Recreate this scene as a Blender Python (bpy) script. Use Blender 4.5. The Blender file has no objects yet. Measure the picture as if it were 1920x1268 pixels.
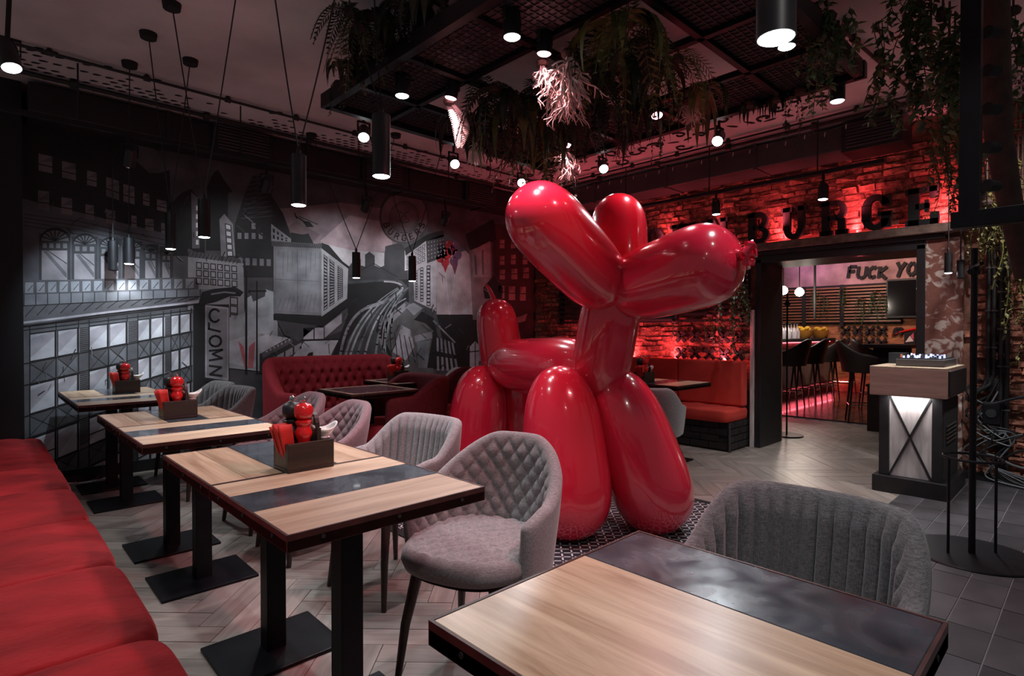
import bpy, bmesh, math, random
from mathutils import Vector, Matrix

SC = bpy.context.scene
COL = SC.collection
PI = math.pi
random.seed(7)

# ------------------------------------------------------------------ camera
FPX, YAW, PITCH, CAMH = 1057.954, 0.8092, -0.011, 1.2279      # focal length in pixels of the 1920 x 1268 frame
FW = Vector((math.cos(YAW), math.sin(YAW), 0)); RT = Vector((math.sin(YAW), -math.cos(YAW), 0)); UPV = Vector((0, 0, 1))
CF = FW*math.cos(PITCH) + UPV*math.sin(PITCH); CU = -FW*math.sin(PITCH) + UPV*math.cos(PITCH)
CC = Vector((0, 0, CAMH))
cam_d = bpy.data.cameras.new('camera'); cam_d.sensor_width = 36.0; cam_d.lens = FPX/1920*36.0; cam_d.clip_start = 0.02
cam = bpy.data.objects.new('camera', cam_d); COL.objects.link(cam)
rm = Matrix((RT, CU, -CF)).transposed().to_4x4(); rm.translation = CC
cam.matrix_world = rm
SC.camera = cam

# ------------------------------------------------------------------ world and exposure
W = bpy.data.worlds.new('world'); SC.world = W; W.use_nodes = True
bg = W.node_tree.nodes['Background']; bg.inputs[0].default_value = (0.80, 0.76, 0.80, 1); bg.inputs[1].default_value = 0.125
vs = SC.view_settings; vs.view_transform = 'Standard'; vs.look = 'None'; vs.gamma = 1.0; vs.exposure = 0.0; vs.use_curve_mapping = False

COOL = (0.86, 0.95, 1.0); WARM = (1.0, 0.86, 0.72); RED = (1.0, 0.11, 0.15); WHITE = (1.0, 0.95, 0.92)

def lamp(name, kind, loc, energy, color=COOL, target=None, size=0.05, angle=70, blend=0.35, size_y=None):
    d = bpy.data.lights.new(name, kind); d.energy = energy; d.color = color
    if kind == 'SPOT':
        d.spot_size = math.radians(angle); d.spot_blend = blend; d.shadow_soft_size = size
    elif kind == 'POINT':
        d.shadow_soft_size = size
    elif kind == 'AREA':
        d.size = size
        if size_y: d.shape = 'RECTANGLE'; d.size_y = size_y
    o = bpy.data.objects.new(name, d); COL.objects.link(o); o.location = loc
    t = Vector(target) if target is not None else Vector(loc) - Vector((0, 0, 1))
    dr = t - Vector(loc)
    o.rotation_euler = dr.to_track_quat('-Z', 'Y').to_euler()
    return o

# ------------------------------------------------------------------ from a point of the picture to a point of the room
def ray(px, py): return CF*FPX + RT*(px-960) - CU*(py-634)
def at_z(px, py, z): d = ray(px, py); return CC + d*((z-CAMH)/d.z)
def at_y(px, py, y): d = ray(px, py); return CC + d*(y/d.y)
def at_x(px, py, x): d = ray(px, py); return CC + d*(x/d.x)
def at_d(px, py, dep): return CC + ray(px, py)*(dep/FPX)

# ------------------------------------------------------------------ mesh helpers
class MB:
    def __init__(s): s.v = []; s.f = []; s.c = []
    def add(s, vs_, fs, col=None):
        b = len(s.v); s.v.extend(Vector(p) for p in vs_)
        for f in fs: s.f.append(tuple(b+i for i in f)); s.c.append(col)
        return s
    def box(s, c, d, rz=0.0, M=None, col=None):
        x, y, z = d[0]/2, d[1]/2, d[2]/2; cr, sr = math.cos(rz), math.sin(rz)
        ps = []
        for k in range(8):
            p = Vector(((x if k & 1 else -x), (y if k & 2 else -y), (z if k & 4 else -z)))
            if M is not None: p = M @ p
            else: p = Vector((p.x*cr-p.y*sr, p.x*sr+p.y*cr, p.z))
            ps.append(p + Vector(c))
        return s.add(ps, [(0,2,3,1),(4,5,7,6),(0,1,5,4),(2,6,7,3),(0,4,6,2),(1,3,7,5)], col)
    def bb(s, a, b, col=None):
        return s.box([(a[i]+b[i])/2 for i in range(3)], [abs(b[i]-a[i]) for i in range(3)], col=col)
    def bar(s, p0, p1, w, h=None, col=None):
        p0 = Vector(p0); p1 = Vector(p1); h = h or w; d = (p1-p0)
        q = d.to_track_quat('X', 'Z').to_matrix()
        return s.box((p0+p1)/2, (d.length, w, h), M=q, col=col)
    def cyl(s, p0, p1, r0, r1=None, n=12, caps=True, col=None):
        p0 = Vector(p0); p1 = Vector(p1); r1 = r0 if r1 is None else r1
        q = (p1-p0).to_track_quat('Z', 'Y').to_matrix(); vs_ = []
        for p, r in ((p0, r0), (p1, r1)):
            for i in range(n):
                a = 2*PI*i/n; vs_.append(p + q @ Vector((r*math.cos(a), r*math.sin(a), 0)))
        fs = [(i, (i+1) % n, n+(i+1) % n, n+i) for i in range(n)]
        if caps: fs += [tuple(range(n-1, -1, -1)), tuple(range(n, 2*n))]
        return s.add(vs_, fs, col)
    def tube(s, pts, r, n=6, caps=True, col=None):
        pts = [Vector(p) for p in pts]; m = len(pts); vs_ = []; up = None
        for i, p in enumerate(pts):
            d = (pts[min(i+1, m-1)] - pts[max(i-1, 0)]).normalized()
            if up is None:
                up = Vector((0, 0, 1)) if abs(d.z) < 0.9 else Vector((1, 0, 0))
            e1 = (up - d*up.dot(d)).normalized(); e2 = d.cross(e1); up = e1
            rr = r[i] if isinstance(r, (list, tuple)) else r
            for k in range(n):
                a = 2*PI*k/n; vs_.append(p + e1*(rr*math.cos(a)) + e2*(rr*math.sin(a)))
        fs = []
        for i in range(m-1):
            for k in range(n): fs.append((i*n+k, i*n+(k+1) % n, (i+1)*n+(k+1) % n, (i+1)*n+k))
        if caps: fs += [tuple(range(n-1, -1, -1)), tuple((m-1)*n+k for k in range(n))]
        return s.add(vs_, fs, col)
    def lathe(s, prof, c=(0,0,0), n=20, M=None, col=None, caps=True):
        vs_ = []; c = Vector(c)
        for r, z in prof:
            for k in range(n):
                a = 2*PI*k/n; p = Vector((r*math.cos(a), r*math.sin(a), z))
                if M is not None: p = M @ p
                vs_.append(c + p)
        fs = []; m = len(prof)
        for i in range(m-1):
            for k in range(n): fs.append((i*n+k, i*n+(k+1) % n, (i+1)*n+(k+1) % n, (i+1)*n+k))
        if caps: fs += [tuple(range(n-1, -1, -1)), tuple((m-1)*n+k for k in range(n))]
        return s.add(vs_, fs, col)
    def grid(s, P, nu, nv, cu=False, col=None):
        b = []
        for j in range(nv):
            for i in range(nu): b.append(P(i, j))
        fs = []
        for j in range(nv-1):
            for i in range(nu if cu else nu-1):
                i2 = (i+1) % nu; fs.append((j*nu+i, j*nu+i2, (j+1)*nu+i2, (j+1)*nu+i))
        return s.add(b, fs, col)
    def prism(s, pts, d, col=None):
        """outline pts (3D, flat) pushed out along the vector d"""
        n = len(pts); pts = [Vector(p) for p in pts]; d = Vector(d)
        fs = [tuple(range(n-1, -1, -1)), tuple(range(n, 2*n))] + [(i, (i+1) % n, n+(i+1) % n, n+i) for i in range(n)]
        return s.add(pts + [p+d for p in pts], fs, col)
    def quad(s, a, b, c, d, col=None): return s.add([a, b, c, d], [(0, 1, 2, 3)], col)
    def build(s, name, mat=None, parent=None, smooth=False, world=False, bev=0, seg=2, colors=False, origin=True, recalc=True, ang=35):
        me = bpy.data.meshes.new(name); off = Vector((0, 0, 0)); vs_ = s.v
        if parent is not None and world:
            inv = mat_of(parent).inverted(); vs_ = [inv @ p for p in s.v]
        elif parent is None and origin and s.v:
            xs = [p.x for p in s.v]; ys = [p.y for p in s.v]; zs = [p.z for p in s.v]
            off = Vector(((min(xs)+max(xs))/2, (min(ys)+max(ys))/2, min(zs))); vs_ = [p-off for p in s.v]
        me.from_pydata([tuple(p) for p in vs_], [], s.f)
        if recalc and not colors:
            bm = bmesh.new(); bm.from_mesh(me); bmesh.ops.recalc_face_normals(bm, faces=bm.faces); bm.to_mesh(me); bm.free()
        if colors:
            at = me.color_attributes.new('Col', 'FLOAT_COLOR', 'CORNER'); buf = []
            for poly, cc in zip(me.polygons, s.c):
                cc = cc or (0.2, 0.2, 0.2); buf.extend((cc[0], cc[1], cc[2], 1.0)*poly.loop_total)
            at.data.foreach_set('color', buf)
        if smooth:
            me.polygons.foreach_set('use_smooth', [True]*len(me.polygons)); me.set_sharp_from_angle(angle=math.radians(ang))
        if mat: me.materials.append(mat)
        o = bpy.data.objects.new(name, me); COL.objects.link(o); o.location = off
        if parent is not None: o.parent = parent
        if bev:
            m = o.modifiers.new('bevel', 'BEVEL'); m.width = bev; m.segments = seg; m.limit_method = 'ANGLE'; m.angle_limit = math.radians(40); m.harden_normals = False
        return o

def mat_of(o):
    m = Matrix.LocRotScale(o.location, o.rotation_euler, o.scale)
    return mat_of(o.parent) @ m if o.parent else m

def tag(o, label=None, cat=None, group=None, kind=None):
    if label: o['label'] = label
    if cat: o['category'] = cat
    if group: o['group'] = group
    if kind: o['kind'] = kind
    return o
def thing(name, label, cat, loc=(0,0,0), rz=0.0, group=None, kind=None):
    o = bpy.data.objects.new(name, None); COL.objects.link(o); o.location = loc; o.rotation_euler = (0, 0, rz); o.empty_display_size = 0.1
    return tag(o, label, cat, group, kind)
def struct(o): o['kind'] = 'structure'; return o
KIDS = {}
def copy_tree(o, label=None, loc=None, rz=None, group=None, parent=None):
    c = o.copy(); COL.objects.link(c); c.parent = parent
    for ch in list(o.children): copy_tree(ch, parent=c)
    if label: c['label'] = label
    if group: c['group'] = group
    if loc is not None: c.location = loc
    if rz is not None: c.rotation_euler = (0, 0, rz)
    return c

# ------------------------------------------------------------------ materials (all procedural)
def mat(name, col, rough=0.6, metal=0.0, coat=0.0, noise=None, bump=None, emit=None, estr=0.0, stretch=(1,1,1), sheen=0.0, spec=0.5, vcol=False, rnd=0.0, trans=0.0):
    m = bpy.data.materials.new(name); m.use_nodes = True; nt = m.node_tree; N = nt.nodes; L = nt.links; b = N['Principled BSDF']
    b.inputs['Roughness'].default_value = rough; b.inputs['Metallic'].default_value = metal; b.inputs['Coat Weight'].default_value = coat
    b.inputs['Coat Roughness'].default_value = 0.04; b.inputs['Sheen Weight'].default_value = sheen; b.inputs['Specular IOR Level'].default_value = spec
    b.inputs['Sheen Tint'].default_value = (*[min(1, c*2.0+0.05) for c in col], 1)
    b.inputs['Transmission Weight'].default_value = trans
    b.inputs['Base Color'].default_value = (*col, 1); src = None
    if emit: b.inputs['Emission Color'].default_value = (*emit, 1); b.inputs['Emission Strength'].default_value = estr
    if vcol:
        a = N.new('ShaderNodeVertexColor'); a.layer_name = 'Col'; src = a.outputs[0]
    tc = N.new('ShaderNodeTexCoord'); mp = N.new('ShaderNodeMapping'); mp.inputs['Scale'].default_value = stretch; L.new(tc.outputs['Object'], mp.inputs[0])
    if noise:
        nz = N.new('ShaderNodeTexNoise'); nz.inputs['Scale'].default_value = noise[0]; nz.inputs['Detail'].default_value = 6; L.new(mp.outputs[0], nz.inputs['Vector'])
        mr = N.new('ShaderNodeMapRange'); mr.inputs[1].default_value = 0.3; mr.inputs[2].default_value = 0.7; mr.inputs[3].default_value = 1-noise[1]; mr.inputs[4].default_value = 1+noise[1]
        L.new(nz.outputs[0], mr.inputs[0])
        mx = N.new('ShaderNodeMix'); mx.data_type = 'RGBA'; mx.blend_type = 'MULTIPLY'; mx.inputs[0].default_value = 1.0
        if src: L.new(src, mx.inputs[6])
        else: mx.inputs[6].default_value = (*col, 1)
        L.new(mr.outputs[0], mx.inputs[7]); src = mx.outputs[2]
    if rnd:
        oi = N.new('ShaderNodeObjectInfo'); gi = N.new('ShaderNodeNewGeometry'); ad = N.new('ShaderNodeMath'); ad.operation = 'ADD'
        L.new(oi.outputs['Random'], ad.inputs[0]); L.new(gi.outputs['Random Per Island'], ad.inputs[1])
        fr = N.new('ShaderNodeMath'); fr.operation = 'FRACT'; L.new(ad.outputs[0], fr.inputs[0])
        m2 = N.new('ShaderNodeMapRange'); m2.inputs[3].default_value = 1-rnd; m2.inputs[4].default_value = 1+rnd; L.new(fr.outputs[0], m2.inputs[0])
        mx = N.new('ShaderNodeMix'); mx.data_type = 'RGBA'; mx.blend_type = 'MULTIPLY'; mx.inputs[0].default_value = 1.0
        if src: L.new(src, mx.inputs[6])
        else: mx.inputs[6].default_value = (*col, 1)
        L.new(m2.outputs[0], mx.inputs[7]); src = mx.outputs[2]
    if src: L.new(src, b.inputs['Base Color'])
    if bump:
        nb = N.new('ShaderNodeTexNoise'); nb.inputs['Scale'].default_value = bump[0]; nb.inputs['Detail'].default_value = 5; L.new(mp.outputs[0], nb.inputs['Vector'])
        bp = N.new('ShaderNodeBump'); bp.inputs['Strength'].default_value = bump[1]; bp.inputs['Distance'].default_value = bump[2] if len(bump) > 2 else 0.01
        L.new(nb.outputs[0], bp.inputs['Height']); L.new(bp.outputs[0], b.inputs['Normal'])
    return m

def mat_wood(name, c1, c2, rough=0.36, axis='X', scale=1.0, coat=0.15):
    """long grain along one axis: stretched noise driving a colour ramp"""
    m = bpy.data.materials.new(name); m.use_nodes = True; nt = m.node_tree; N = nt.nodes; L = nt.links; b = N['Principled BSDF']
    b.inputs['Roughness'].default_value = rough; b.inputs['Coat Weight'].default_value = coat; b.inputs['Coat Roughness'].default_value = 0.25
    tc = N.new('ShaderNodeTexCoord'); oi = N.new('ShaderNodeObjectInfo'); va = N.new('ShaderNodeVectorMath'); va.operation = 'ADD'
    sc = N.new('ShaderNodeVectorMath'); sc.operation = 'SCALE'; sc.inputs[3].default_value = 7.3
    cb = N.new('ShaderNodeCombineXYZ'); L.new(oi.outputs['Random'], cb.inputs[0]); L.new(oi.outputs['Random'], cb.inputs[1]); L.new(oi.outputs['Random'], cb.inputs[2])
    L.new(cb.outputs[0], sc.inputs[0]); L.new(tc.outputs['Object'], va.inputs[0]); L.new(sc.outputs[0], va.inputs[1])
    mp = N.new('ShaderNodeMapping'); s = [1.2, 14, 14] if axis == 'X' else [14, 1.2, 14]
    mp.inputs['Scale'].default_value = [q*scale for q in s]; L.new(va.outputs[0], mp.inputs[0])
    nz = N.new('ShaderNodeTexNoise'); nz.inputs['Scale'].default_value = 1.6; nz.inputs['Detail'].default_value = 8; nz.inputs['Roughness'].default_value = 0.62; nz.inputs['Distortion'].default_value = 0.7
    L.new(mp.outputs[0], nz.inputs['Vector'])
    rp = N.new('ShaderNodeValToRGB'); rp.color_ramp.elements[0].position = 0.32; rp.color_ramp.elements[0].color = (*c2, 1)
    rp.color_ramp.elements[1].position = 0.66; rp.color_ramp.elements[1].color = (*c1, 1); L.new(nz.outputs[0], rp.inputs[0])
    gi = N.new('ShaderNodeNewGeometry'); ad = N.new('ShaderNodeMath'); ad.operation = 'ADD'; L.new(oi.outputs['Random'], ad.inputs[0]); L.new(gi.outputs['Random Per Island'], ad.inputs[1])
    fr = N.new('ShaderNodeMath'); fr.operation = 'FRACT'; L.new(ad.outputs[0], fr.inputs[0])
    m2 = N.new('ShaderNodeMapRange'); m2.inputs[3].default_value = 0.82; m2.inputs[4].default_value = 1.15; L.new(fr.outputs[0], m2.inputs[0])
    mx = N.new('ShaderNodeMix'); mx.data_type = 'RGBA'; mx.blend_type = 'MULTIPLY'; mx.inputs[0].default_value = 1.0
    L.new(rp.outputs[0], mx.inputs[6]); L.new(m2.outputs[0], mx.inputs[7]); L.new(mx.outputs[2], b.inputs['Base Color'])
    bp = N.new('ShaderNodeBump'); bp.inputs['Strength'].default_value = 0.12; bp.inputs['Distance'].default_value = 0.004; L.new(nz.outputs[0], bp.inputs['Height']); L.new(bp.outputs[0], b.inputs['Normal'])
    return m

def mat_fabric(name, c1, c2, scale=260):
    """woven cloth: two crossed stretched noises"""
    m = bpy.data.materials.new(name); m.use_nodes = True; nt = m.node_tree; N = nt.nodes; L = nt.links; b = N['Principled BSDF']
    b.inputs['Roughness'].default_value = 0.9; b.inputs['Sheen Weight'].default_value = 0.25; b.inputs['Specular IOR Level'].default_value = 0.2
    tc = N.new('ShaderNodeTexCoord'); outs = []
    for st in ((1, 1, 0.12), (0.12, 0.12, 1)):
        mp = N.new('ShaderNodeMapping'); mp.inputs['Scale'].default_value = st; L.new(tc.outputs['Object'], mp.inputs[0])
        nz = N.new('ShaderNodeTexNoise'); nz.inputs['Scale'].default_value = scale; nz.inputs['Detail'].default_value = 3; L.new(mp.outputs[0], nz.inputs['Vector']); outs.append(nz.outputs[0])
    ad = N.new('ShaderNodeMath'); ad.operation = 'ADD'; L.new(outs[0], ad.inputs[0]); L.new(outs[1], ad.inputs[1])
    hv = N.new('ShaderNodeMath'); hv.operation = 'MULTIPLY'; hv.inputs[1].default_value = 0.5; L.new(ad.outputs[0], hv.inputs[0])
    rp = N.new('ShaderNodeValToRGB'); rp.color_ramp.elements[0].position = 0.40; rp.color_ramp.elements[0].color = (*c2, 1); rp.color_ramp.elements[1].position = 0.60; rp.color_ramp.elements[1].color = (*c1, 1)
    L.new(hv.outputs[0], rp.inputs[0]); L.new(rp.outputs[0], b.inputs['Base Color'])
    bp = N.new('ShaderNodeBump'); bp.inputs['Strength'].default_value = 0.25; bp.inputs['Distance'].default_value = 0.002; L.new(hv.outputs[0], bp.inputs['Height']); L.new(bp.outputs[0], b.inputs['Normal'])
    return m

M = {}
M['black'] = mat('black_paint', (0.012, 0.012, 0.014), 0.45, noise=(9, 0.3))
M['blackmatte'] = mat('black_matte', (0.008, 0.008, 0.009), 0.8)
M['steel'] = mat('black_steel', (0.006, 0.006, 0.008), 0.42, spec=0.22, noise=(6, 0.35), bump=(30, 0.08, 0.002))
M['inlay'] = mat('dark_slate_inlay', (0.044, 0.054, 0.066), 0.20, coat=0.25, noise=(9, 0.45), bump=(9, 0.08, 0.003))
_nt = M['inlay'].node_tree; _nz = _nt.nodes.new('ShaderNodeTexNoise'); _nz.inputs['Scale'].default_value = 7; _nz.inputs['Detail'].default_value = 4; _nz.inputs['Distortion'].default_value = 2.5
_mr = _nt.nodes.new('ShaderNodeMapRange'); _mr.inputs[1].default_value = 0.35; _mr.inputs[2].default_value = 0.65; _mr.inputs[3].default_value = 0.15; _mr.inputs[4].default_value = 0.30
_tc = _nt.nodes.new('ShaderNodeTexCoord'); _nt.links.new(_tc.outputs['Object'], _nz.inputs['Vector']); _nt.links.new(_nz.outputs[0], _mr.inputs[0]); _nt.links.new(_mr.outputs[0], _nt.nodes['Principled BSDF'].inputs['Roughness'])
M['edge'] = mat('table_edge_iron', (0.060, 0.022, 0.019), 0.42, metal=0.3, noise=(15, 0.4))  # iron; reddish tint paints in the red bounced off the banquette
M['oakx'] = mat_wood('oak_grain_x', (0.63, 0.485, 0.345), (0.39, 0.265, 0.17), axis='X')
M['oaky'] = mat_wood('oak_grain_y', (0.60, 0.43, 0.295), (0.29, 0.165, 0.09), axis='Y')
M['darkwood'] = mat_wood('dark_stained_wood', (0.034, 0.019, 0.012), (0.011, 0.006, 0.004), axis='X', rough=0.5)
M['legwood'] = mat_wood('dark_leg_wood', (0.035, 0.018, 0.012), (0.014, 0.008, 0.006), axis='X', rough=0.5)
M['plankA'] = mat_wood('pale_floor_plank_a', (0.34, 0.295, 0.265), (0.22, 0.185, 0.165), rough=0.36, axis='X', scale=1.3, coat=0.1)
M['plankB'] = mat_wood('pale_floor_plank_b', (0.34, 0.295, 0.265), (0.22, 0.185, 0.165), rough=0.36, axis='Y', scale=1.3, coat=0.1)
M['djwood'] = mat_wood('dj_box_wood', (0.31, 0.175, 0.145), (0.19, 0.105, 0.085), axis='Y', rough=0.5)
M['tile'] = mat('grey_floor_tile', (0.060, 0.056, 0.062), 0.42, noise=(4, 0.3), rnd=0.25, bump=(20, 0.15, 0.003))
M['grout'] = mat('pale_grout', (0.17, 0.15, 0.16), 0.8)
M['ceiling'] = mat('bare_concrete_ceiling', (0.62, 0.565, 0.575), 0.85, noise=(1.3, 0.28), bump=(5, 0.3, 0.01))
M['brick'] = mat('old_brick', (0.30, 0.115, 0.075), 0.9, noise=(17, 0.6), bump=(32, 1.0, 0.03), rnd=0.45)
M['mortar'] = mat('old_mortar', (0.22, 0.10, 0.07), 0.95, noise=(9, 0.4), bump=(30, 0.6, 0.012))
M['plaster'] = None
M['redlacquer'] = mat('red_gloss_lacquer', (0.72, 0.020, 0.052), 0.20, coat=1.0, noise=(0.8, 0.05))
M['velvet'] = mat('red_velvet', (0.28, 0.013, 0.017), 0.75, sheen=0.7, noise=(2.6, 0.5), stretch=(1, 2.2, 1), bump=(5, 0.8, 0.035), spec=0.2)
M['sofared'] = mat('deep_red_upholstery', (0.215, 0.014, 0.021), 0.8, sheen=0.35, noise=(40, 0.12), spec=0.2)
M['darkred'] = mat('dark_wine_upholstery', (0.095, 0.010, 0.014), 0.8, sheen=0.25, noise=(30, 0.15), spec=0.2)
M['benchred'] = mat('scarlet_bench_cloth', (0.58, 0.055, 0.042), 0.8, sheen=0.4, noise=(6, 0.12), spec=0.2)
M['gray'] = mat_fabric('grey_tweed', (0.27, 0.245, 0.245), (0.135, 0.120, 0.122), scale=620)
M['gray2'] = mat_fabric('charcoal_tweed', (0.165, 0.152, 0.154), (0.068, 0.063, 0.065), scale=480)
M['mauve'] = mat_fabric('mauve_tweed', (0.22, 0.130, 0.140), (0.110, 0.062, 0.068), scale=620)
M['white'] = mat('glazed_white', (0.75, 0.72, 0.70), 0.25, coat=0.3)
M['redplastic'] = mat('red_gloss_paint', (0.62, 0.012, 0.014), 0.18, coat=0.6)
M['redpaper'] = mat('red_paper', (0.60, 0.022, 0.016), 0.6, noise=(20, 0.1))
M['chrome'] = mat('chrome', (0.7, 0.7, 0.7), 0.15, metal=1.0)
M['greymetal'] = mat('grey_duct_metal', (0.075, 0.066, 0.068), 0.5, metal=0.2, noise=(3, 0.2))
M['darkduct'] = mat('dark_duct_paint', (0.018, 0.015, 0.016), 0.6, noise=(3, 0.25))
M['bulb'] = mat('lit_lamp_glass', (1, 1, 1), 0.4, emit=(0.92, 0.97, 1.0), estr=16.0)
M['bulbdim'] = mat('lit_lamp_glass_soft', (1, 1, 1), 0.4, emit=(0.92, 0.97, 1.0), estr=7.0)
M['bulbwarm'] = mat('warm_globe_glass', (1, 1, 1), 0.4, emit=(1.0, 0.80, 0.58), estr=14.0)
M['bulbred'] = mat('red_lamp_glass', (1, .3, .3), 0.4, emit=(1.0, 0.42, 0.50), estr=12.0)
M['ledred'] = mat('red_led_strip', (1, .1, .1), 0.4, emit=(1.0, 0.10, 0.13), estr=9.0)
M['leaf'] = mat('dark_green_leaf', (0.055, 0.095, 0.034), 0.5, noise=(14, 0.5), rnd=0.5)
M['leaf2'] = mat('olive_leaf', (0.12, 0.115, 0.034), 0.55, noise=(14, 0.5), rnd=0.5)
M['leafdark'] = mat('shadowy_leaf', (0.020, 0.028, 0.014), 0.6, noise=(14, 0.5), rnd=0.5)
M['coral'] = mat('pale_air_plant', (0.62, 0.50, 0.47), 0.6, noise=(30, 0.3), rnd=0.3)
M['bark'] = mat('brown_bark', (0.060, 0.033, 0.026), 0.85, noise=(12, 0.4), bump=(25, 0.5, 0.01))
M['cable'] = mat('black_cable', (0.008, 0.008, 0.009), 0.5)
M['mural'] = mat('mural_paint', (0.2, 0.2, 0.2), 0.75, vcol=True, noise=(4.5, 0.42), stretch=(1, 1, 1))
M['amber'] = mat('amber_bottle_glass', (0.35, 0.16, 0.03), 0.1, coat=0.5)
M['lemon'] = mat('lemon_skin', (0.75, 0.50, 0.05), 0.4)
M['clear'] = mat('clear_glass', (0.62, 0.58, 0.66), 0.08, trans=0.35)
M['screen'] = mat('black_screen', (0.006, 0.006, 0.008), 0.12)
M['stool'] = mat('dark_leather', (0.030, 0.022, 0.022), 0.5, noise=(10, 0.2))
M['grille'] = mat('perforated_panel', (0.022, 0.016, 0.020), 0.6, bump=(160, 0.4, 0.004))
M['darkbrick'] = mat('black_glazed_brick', (0.016, 0.015, 0.016), 0.4, noise=(12, 0.4), bump=(20, 0.3, 0.004))
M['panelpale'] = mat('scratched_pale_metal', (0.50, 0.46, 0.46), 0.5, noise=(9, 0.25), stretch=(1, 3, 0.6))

# ================================================================== THE ROOM
YW, XW, ZC = 5.85, 6.05, 3.10           # mural wall, brick wall, ceiling
def in_view(p, m=0):
    v = Vector(p)-CC; d = v.dot(CF)
    if d < 0.2: return None
    x = 960+FPX*v.dot(RT)/d; y = 634-FPX*v.dot(CU)/d
    return (x, y, d) if -m < x < 1920+m and -m < y < 1268+m else None

b = MB(); b.bb((-0.9, -1.6, -0.12), (13.3, 6.2, -0.014)); floor = struct(b.build('floor', M['grout']))
# herringbone planks laid at 45 degrees to the walls
PWD, NPL = 0.115, 5; PL = PWD*NPL
def plank_mesh(name, m, lx, ly):
    q = MB(); q.box((0, 0, -0.007), (lx-0.003, ly-0.003, 0.014)); o = q.build(name, m, origin=False); me = o.data; bpy.data.objects.remove(o); return me
PA = plank_mesh('plank', M['plankA'], PL, PWD); PB = plank_mesh('plank', M['plankB'], PWD, PL)
R45 = math.radians(45.0)
planks = []
for k in range(-90, 120):
    for m_ in range(-14, 15):
        for kind in (0, 1):
            if kind == 0: cx, cy = (k+2*NPL*m_+NPL/2)*PWD, (k+0.5)*PWD
            else: cx, cy = (k+0.5)*PWD, (k-2*NPL+1+2*NPL*m_+NPL/2)*PWD
            wx = 4+cx*math.cos(R45)-cy*math.sin(R45); wy = 3+cx*math.sin(R45)+cy*math.cos(R45)
            ok = (0.1 < wx < 6.2 and 0.95 < wy < 5.9) or (6.0 < wx < 8.62 and 0.2 < wy < 4.6)
            if ok: planks.append((wx, wy, kind))
def pdepth(p):
    q = in_view((p[0], p[1], 0), 60); return q[2] if q else 99
planks.sort(key=pdepth)
rest = MB()
for i, (wx, wy, kind) in enumerate(planks):
    if i < 300:
        o = bpy.data.objects.new('plank', PA if kind == 0 else PB); COL.objects.link(o); o.parent = floor
        o.location = Vector((wx, wy, random.uniform(-0.0008, 0.0008)))-floor.location; o.rotation_euler = (0, 0, R45)
    else:
        rest.box((wx, wy, -0.007), (PL-0.003, PWD-0.003, 0.014), rz=R45 + (0 if kind == 0 else PI/2))
o = rest.build('plank_field', M['plankA'], floor, world=True); o['kind'] = 'stuff'
# grey tiles at the near right
TM = MB(); TM.box((0, 0, 0), (0.294, 0.144, 0.012)); t0 = TM.build('tile', M['tile'], floor, origin=False); first = True
for i in range(17):
    for j in range(13):
        x = 1.32+i*0.30+ (0.0); y = 0.975-j*0.15
        if not in_view((x, y, 0), 150): continue
        o = t0 if first else t0.copy()
        if not first: COL.objects.link(o)
        first = False; o.parent = floor; o.location = Vector((x, y, -0.001+random.uniform(-0.0006, 0.0006)))-floor.location
b = MB(); b.bb((1.1, -1.5, -0.012), (6.2, 1.05, 0.0015)); b.build('grout_bed', M['grout'], floor, world=True)
# bar room floor: dark glossy boards
M['bartile'] = mat('dark_glossy_bar_floor', (0.036, 0.025, 0.027), 0.26, coat=0.2, noise=(5, 0.3), rnd=0.2)
for j in range(22):
    y = 0.2+j*0.2; b = MB(); b.bb((8.62, y+0.003, -0.014), (12.98, y+0.197, 0.002)); b.build('floor_board', M['bartile'], floor, world=True)

def slabw(name, a, c, m, parent=None):
    q = MB(); q.bb(a, c); return struct(q.build(name, m)) if parent is None else q.build(name, m, parent, world=True)
wall_back = slabw('wall_back', (-0.9, YW, -0.1), (6.6, YW+0.25, 3.3), M['blackmatte'])
slabw('trim_1', (-0.6, 5.60, 0.0), (0.27, YW, 3.1), M['blackmatte'])
slabw('baseboard_back', (0.27, YW-0.03, 0.0), (6.0, YW, 0.10), M['blackmatte'])
ceiling = slabw('ceiling', (-0.9, -1.6, ZC), (6.6, YW+0.2, ZC+0.15), M['ceiling'])
DY0, DY1, DZ = 1.13, 2.50, 1.99           # the doorway
b = MB()
b.bb((XW, DY1, -0.1), (XW+0.55, YW+0.2, 3.3)); b.bb((XW, DY0, DZ), (XW+0.55, DY1, 3.3)); b.bb((XW, -1.6, -0.1), (XW+0.55, DY0, 3.3))
wall_right = struct(b.build('wall_right', M['mortar']))
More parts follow.
